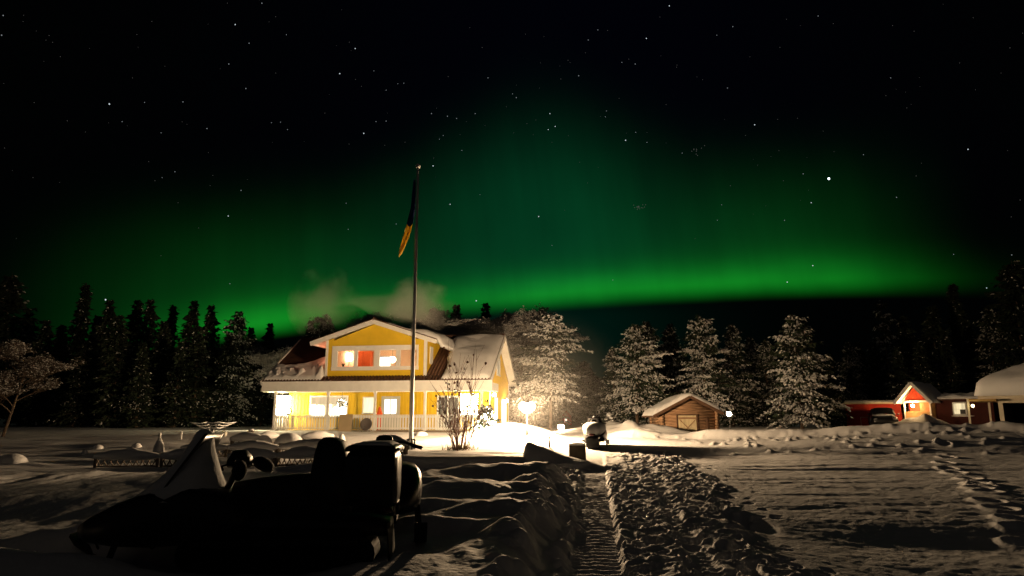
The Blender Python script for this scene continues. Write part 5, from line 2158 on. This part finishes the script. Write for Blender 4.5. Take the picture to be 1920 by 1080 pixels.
prf = l.build('porch_roof', WHITE, cab)
gable_snow(-1.30, 1.30, -.70, 3.0, zE - .10 + zb, zA + zb, .16, prf, 5, zb)
l = MB()
for sgn, ya, yb in ((1, .55, 3.0), (-1, 5.4, 3.0)):
    l.prism([(-1.1, ya, zE + .12), (4.95, ya, zE + .12), (4.95, yb, zE + .50), (-1.1, yb, zE + .50)], (0, 0, -.1))
crf = l.build('roof', TILE, cab)


def cab_snow(x, y, a, b_):
    zz = zE + .12 + (y - .55) / 2.45 * .38
    e = edge_round(a, .05) * edge_round(b_, .12)
    return (x, y - .06 * e, zz + .015 + (.15 + .22 * N1(x * 1.3, y, 461)) * e), (x, y, zz + .006)


m = snow_sheet(cab_snow, 1.0, 4.95, .5, 3.0, 34, 14, '', None)
m.build('roof_snow', SNOWR, crf)
l = MB()
l.box(2.05, 2.95, .93, .98, zE - 1.05, zE - .1)
wf_ = l.build('window', WHITE, cab)
l = MB()
l.box(2.14, 2.86, .915, .929, zE - .62, zE - .2)
l.box(2.14, 2.52, .915, .929, zE - .95, zE - .64)
l.build('pane', lit_cloth('cabin_pane', (1, .80, .46), .75, 4, .25), wf_)
l = MB()
l.box(2.52, 2.86, .917, .929, zE - .95, zE - .64)
l.build('pane', DARKP, wf_)
l = MB()
l.blob((2.7, .82, zE - 1.1), (.75, .2, .06), 14, 6)
l.build('snow_ledge', SNOW, wf_)
l = MB()
l.tube([(-.25, -.10, zE - .22), (-.25, -.10, zE - .12), (-.25, -.021, zE - .05)], .015, 6)
lo = l.build('porch_lamp', IRON, cab)
l = MB()
l.blob((-.25, -.10, zE - .34), .10, 12, 8)
l.build('globe', emit('cabin_lamp_light', (1, .62, .26), 700.0), lo)

# ------------------------------------------------------------------ long red shed and the parked car
a0, a1 = at(1588, 790, 57), at(1686, 790, 57)
zb = gz(a0.x, 57) - .2
rs = thing('red_shed', 'low flat-roofed red shed with a pale snowy roof edge behind the parked car', 'shed', (a0.x, 57, zb), radians(-25))
Lx = (a1.x - a0.x) * 0.93
h = at(1600, 758, 57).z - zb
l = MB()
l.box(0, Lx, 0, 3.5, 0, h)
x = 0.05
while x < Lx - .05:
    l.box(x, x + .035, -.016, 0, .05, h)
    x += .2
l.build('wall', RED, rs)
l = MB()
l.box(-.15, Lx + .1, -.35, 3.8, h, h + .12)
l.prism([(-.15, -.35, h + .12), (-.15, -.35, h), (-.62, -.35, h - .40), (-.62, -.35, h - .28)], (0, 4.1, 0))
rr_ = l.build('roof', mat('pale_board', (.74, .68, .54), .7, .1, 3), rs)


def shed_snow(x, y, a, b_):
    e = edge_round(a, .03) * edge_round(b_, .10)
    return (x, y - .05 * e, h + .13 + (.20 + .06 * N1(x, y, 471)) * e), (x, y, h + .126)


snow_sheet(shed_snow, -.12, Lx + .08, -.40, 3.7, 40, 12, '', None).build('roof_snow', SNOWR, rr_)
l = MB()
l.box(1.0, 1.04, -.05, -.017, .1, 1.0)
l.box(1.75, 1.79, -.05, -.017, .1, 1.0)
l.box(1.0, 1.79, -.05, -.017, 1.0, 1.04)
l.build('hatch_frame', mat('pale_board', (.74, .68, .54), .7, .1, 3), rs)

cc = at(1657, 800, 53.5)
cg = gz(cc.x, 53.5)
car = thing('parked_car', 'dark car half hidden by snow before the red shed', 'car', (cc.x, 53.5, cg + .02), radians(-24))
PAINT = mat('car_paint', (.012, .012, .014), .3, .1, 3, spec=.5)
l = MB()
l.loft([[(b, a, c) for a, b, c in ring(y_, w_, z0_, z1_, 20, 4)] for y_, w_, z0_, z1_ in ((-2.1, .70, .35, .70), (-2.0, .86, .25, .85), (-1.2, .90, .22, .98), (-.5, .91, .22, 1.02), (1.6, .91, .22, 1.04), (2.05, .86, .28, 1.0), (2.15, .72, .4, .85))])
l.build('body', PAINT, car)
l = MB()
l.loft([[(b, a, c) for a, b, c in ring(y_, w_, .95, z1_, 20, 3.5)] for y_, w_, z1_ in ((-1.0, .80, 1.05), (-.45, .76, 1.5), (-.1, .74, 1.56), (1.2, .74, 1.56), (1.75, .78, 1.2))])
l.build('cabin', PAINT, car)
l = MB()
l.prism([(-.66, -.98, 1.08), (.66, -.98, 1.08), (.60, -.50, 1.46), (-.60, -.50, 1.46)], (0, -.02, .012))
l.build('windscreen', mat('dark_glass', (.01, .01, .012), .1, .1, 3, spec=.6), car)
for sx in (-1, 1):
    for yy in (-1.35, 1.35):
        l = MB()
        m_ = MB()
        m_.lathe([(.20, -.1), (.31, -.1), (.33, -.06), (.33, .06), (.31, .1), (.20, .1)], (0, 0, 0), 18)
        l.add([(sx * .82 + c, yy + a, .31 + b) for a, b, c in m_.v], m_.f, 0, True)
        wh = l.build('wheel', RUBBER, car)
        l = MB()
        m_ = MB()
        m_.lathe([(.02, -.09), (.2, -.085), (.2, .085), (.02, .09)], (0, 0, 0), 14)
        l.add([(sx * .82 + c, yy + a, .31 + b) for a, b, c in m_.v], m_.f, 0, True)
        l.build('rim', METAL, wh)
    l = MB()
    l.loft([[(b + sx * .62, a, c) for a, b, c in ring(y_, w_, .60, .76, 12, 3)] for y_, w_ in ((-2.10, .10), (-2.06, .15), (-1.96, .15))])
    l.build('headlight', mat('lens', (.25, .25, .25), .15, .1, 5), car)
    l = MB()
    l.loft([[(b + sx * .98, a, c) for a, b, c in ring(y_, w_, 1.0, 1.13, 10, 3)] for y_, w_ in ((-.72, .05), (-.68, .10), (-.60, .09))])
    l.build('mirror', PAINT, car)
l = MB()
l.blob((-.1, -1.45, .98), (.72, .55, .10), 16, 6, 0, .06, random.Random(8))
l.build('snow_cover', SNOW, car)

# ------------------------------------------------------------------ garage with deep roof snow at the right edge
Yg = 38.0
GR = radians(-40)


def gpl(px, py, yl):
    """pixel -> garage coordinates (x, absolute z) on the plane y = yl"""
    d = ray(px, py)
    o = Vector((-ga.x, -Yg, CAMZ))
    n = Vector((-sin(GR), cos(GR), 0))
    p = o + d * ((yl - o.dot(n)) / d.dot(n))
    return p.x * cos(GR) + p.y * sin(GR), p.z


ga = at(1877, 800, Yg)
zb = gz(ga.x, Yg) - .2
gar = thing('garage', 'pale open garage under a deep cushion of roof snow at the right edge', 'garage', (ga.x, Yg, zb), GR)
zl = at(1890, 747, Yg).z - zb
CREAM = mat('cream_paint', (.62, .55, .42), .65, .08, 3)
xl = gpl(1836, 750, -.55)[0]
l = MB()
l.box(0, .2, 0, .15, 0, zl)
l.box(3.6, 3.85, 0, .15, 0, zl)
l.box(.2, 3.6, 0, .15, zl - .25, zl)
l.box(3.85, 7.0, 0, .15, 0, zl)
l.build('door_frame', CREAM, gar)
l = MB()
l.box(0, .12, .16, 6.0, 0, zl)
l.box(6.9, 7.0, .16, 6.0, 0, zl)
l.box(.12, 6.9, 5.9, 6.0, 0, zl)
l.build('wall', mat('dark_board', (.07, .05, .04), .85, .3, 4), gar)
l = MB()
l.box(xl, 7.6, -.55, 6.6, zl + .003, zl + .12)
l.box(xl - .02, 7.62, -.59, -.551, zl - .04, zl + .16)
l.box(xl - .04, xl - .001, -.55, 6.6, zl - .04, zl + .16)
groof = l.build('roof', CREAM, gar)


def gsnow(x, y, a, b_):
    # hipped body of snow: steep rounded rim, then a flatter slope up to the ridge
    dxl = (x - xl)
    dyf = (y + .6)
    dd = min(dxl * .9, dyf * 1.15, 7.2 - y)
    rim = 1.0 * (1 - math.exp(-max(0, dd) / .09)) + .12 * N1(x * .6, y * .6, 481) * min(1, max(0, dd))
    hgt = rim + .50 * max(0, dd - .2) * (1 if dd < 3 else 1) + .05 * N1(x * 2, y * 2, 483) * min(1, max(0, dd) * 3)
    hgt = min(hgt, 3.3)
    bul = .25 * math.exp(-((dyf - .02) / .2) ** 2)
    return (x - .16 * math.exp(-(dxl / .3) ** 2), y - bul, zl + .14 + hgt), (x, y, zl + .125)


snow_sheet(gsnow, xl - .02, 7.6, -.62, 6.6, 60, 50, '', None).build('roof_snow', SNOWR, groof)
for (px, py0, py1, yy) in ((1819, 756, 818, -.9), (1858, 760, 806, 2.4)):
    q0 = gpl(px, (py0 + py1) / 2, yy)
    l = MB()
    l.bar((q0[0] - .03, yy, -.1), (q0[0], yy, zl + .002), .10, .10)
    l.build('carport_post', CREAM, gar)
px_ = gpl(1819, 760, -.9)[0]
l = MB()
l.box(px_ - .05, 0, -.95, 3.0, zl - .16, zl - .045)
l.build('carport_roof', mat('ochre_board', (.42, .27, .10), .7, .15, 3), gar)
lc = Vector((gpl(1824, 761, -1.05)[0] + ga.x, 0, gpl(1824, 761, -1.05)[1]))
l = MB()
l.box(lc.x - ga.x - .05, lc.x - ga.x + .05, -1.0, -.93, lc.z - zb - .1, lc.z - zb + .12)
lo = l.build('wall_lamp', IRON, gar)
l = MB()
l.blob((lc.x - ga.x, -1.06, lc.z - zb), .07, 10, 8)
l.build('globe', emit('garage_lamp_light', (1, .78, .36), 22.0), lo)
b0 = at(1856, 812, Yg - .6)
bt = thing('bench_box', 'long pale storage bench in front of the garage posts', 'bench', (b0.x, Yg - .6, gz(b0.x, Yg - .6)), GR)
l = MB()
l.box(-.62, .62, -.25, .25, -.15, .34)
l.build('box', CREAM, bt)
l = MB()
l.loft([ring(a, .28, .345, c, 12, 3) for a, c in ((-.66, .38), (-.6, .44), (0, .46), (.6, .44), (.66, .38))])
l.build('snow_cap', SNOW, bt)

# ------------------------------------------------------------------ far end of the drive
h0 = at(1060, 800, 74)
hg = gz(h0.x, 74)
t_ = thing('red_hut', 'tiny red hut with white snowy roof far down the drive', 'hut', (h0.x, 74, hg), radians(20))
l = MB()
l.box(-.55, .55, -.4, .6, 0, .95)
l.prism([(-.55, -.4, .951), (.55, -.4, .951), (0, -.4, 1.5)], (0, 1.0, 0))
l.build('wall', RED, t_)
l = MB()
for s in (-1, 1):
    l.prism([(0, -.55, 1.62), (s * .72, -.55, .9), (s * .72, -.55, 1.0), (0, -.55, 1.74)], (0, 1.3, 0))
l.build('roof', SNOW, t_)
l = MB()
l.box(-.25, .0, -.44, -.402, .3, .75)
l.build('window', lit_cloth('hut_pane', (1, .75, .6), 1.6, 4, .2), t_)

g_ = ground_point(1142, 800)
kk = at(1142, 778, 50)
g0 = gz(kk.x, 50)
t_ = thing('snowy_sapling', 'knee-high sapling bent under a round cap of snow by the drive', 'sapling', (kk.x, 50, g0))
l = MB()
l.tube([(0, 0, -.1), (.05, 0, .3), (-.03, 0, kk.z - g0)], [.03, .025, .015], 6)
for k in range(9):
    a = k * 2.3
    z = .25 + .07 * k
    l.tube([(0, 0, z), (.22 * cos(a), .22 * sin(a), z + .08), (.34 * cos(a), .34 * sin(a), z - .04)], .012, 4)
l.build('stem', BARK, t_)
l = MB()
rng = random.Random(6)
l.blob((0, 0, kk.z - g0), (.19, .19, .16), 12, 8, 0, .06, rng)
for k in range(7):
    a = k * 2.3
    z = .30 + .09 * k
    l.blob((.24 * cos(a), .24 * sin(a), z + .06), (.13, .13, .07), 8, 6, 0, .1, rng)
l.build('snow_cap', SNOW, t_)

f0 = at(1440, 790, 72)
fg = gz(f0.x, 72)
t_ = thing('cottage', 'distant dark cottage with one bright window between the tree trunks', 'cottage', (f0.x, 72, fg))
l = MB()
l.box(-2.2, 2.2, 0, 3.5, 0, 2.3)
l.prism([(-2.2, 0, 2.301), (2.2, 0, 2.301), (0, 0, 3.4)], (0, 3.5, 0))
l.build('wall', mat('dark_board', (.07, .05, .04), .85, .3, 4), t_)
l = MB()
for s in (-1, 1):
    l.prism([(0, -.3, 3.5), (s * 2.5, -.3, 2.15), (s * 2.5, -.3, 2.35), (0, -.3, 3.72)], (0, 4.1, 0))
l.build('roof', SNOW, t_)
za, zc_ = at(1440, 779, 72).z - fg, at(1440, 792, 72).z - fg
l = MB()
l.box(-.62, .62, -.05, -.004, zc_ - .06, za + .06)
wf_ = l.build('window', WHITE, t_)
l = MB()
l.box(-.56, -.1, -.06, -.051, zc_, za - .15)
l.box(-.04, .56, -.06, -.051, zc_, za)
l.build('pane', lit_cloth('cottage_pane', (1, .95, .82), 9.0, 5, .3), wf_)

# ------------------------------------------------------------------ chimney smoke and the frosty air round the yard lamp
def volume_blob(name, c, r, density, ns, col, fall=.9, seed=0):
    l = MB()
    l.blob((0, 0, 0), (1, 1, 1), 20, 14)
    m = bpy.data.materials.new(name)
    m.use_nodes = True
    t = m.node_tree
    t.nodes.clear()
    tcn = t.nodes.new('ShaderNodeTexCoord')
    ln = t.nodes.new('ShaderNodeVectorMath')
    ln.operation = 'LENGTH'
    t.links.new(tcn.outputs['Object'], ln.inputs[0])
    no = t.nodes.new('ShaderNodeTexNoise')
    no.noise_dimensions = '4D'
    no.inputs['W'].default_value = seed
    no.inputs['Scale'].default_value = ns
    no.inputs['Detail'].default_value = 4
    t.links.new(tcn.outputs['Object'], no.inputs['Vector'])
    rr, nn = NX(t, ln.outputs['Value']), NX(t, no.outputs['Fac'])
    if ns > 0:
        d = (1.0 - rr + (nn - 0.5) * 1.9 - 0.15).max(0.0)
        d = d.sstep(0.0, fall) * density
    else:
        d = (1.0 - rr).max(0.0).pow(1.6) * density
    vp = t.nodes.new('ShaderNodeVolumePrincipled')
    vp.inputs['Color'].default_value = (*col, 1)
    vp.inputs['Anisotropy'].default_value = 0.1
    vp.inputs['Anisotropy'].default_value = -0.3 if ns > 0 else 0.1
    t.links.new(d.s, vp.inputs['Density'])
    o_ = t.nodes.new('ShaderNodeOutputMaterial')
    t.links.new(vp.outputs[0], o_.inputs['Volume'])
    o = l.build(name, m, None, c)
    o.scale = r
    return tag(o, kind='stuff')


volume_blob('smoke', at(612, 570, 43.0), (2.5, 2.0, 2.7), .22, 1.2, (.9, .88, .84), .6, 1.0)
volume_blob('smoke', at(780, 572, 43.0), (2.7, 2.0, 2.0), .30, 1.1, (.9, .88, .84), .5, 2.3)
volume_blob('smoke', at(700, 590, 44.5), (6.5, 2.2, 1.7), .24, 1.4, (.9, .88, .84), .8, 3.1)
volume_blob('haze', (lp.x + .5, 32.0, lp.z + 1.0), (4.6, 6.0, 3.8), .012, 0, (.95, .92, .88))
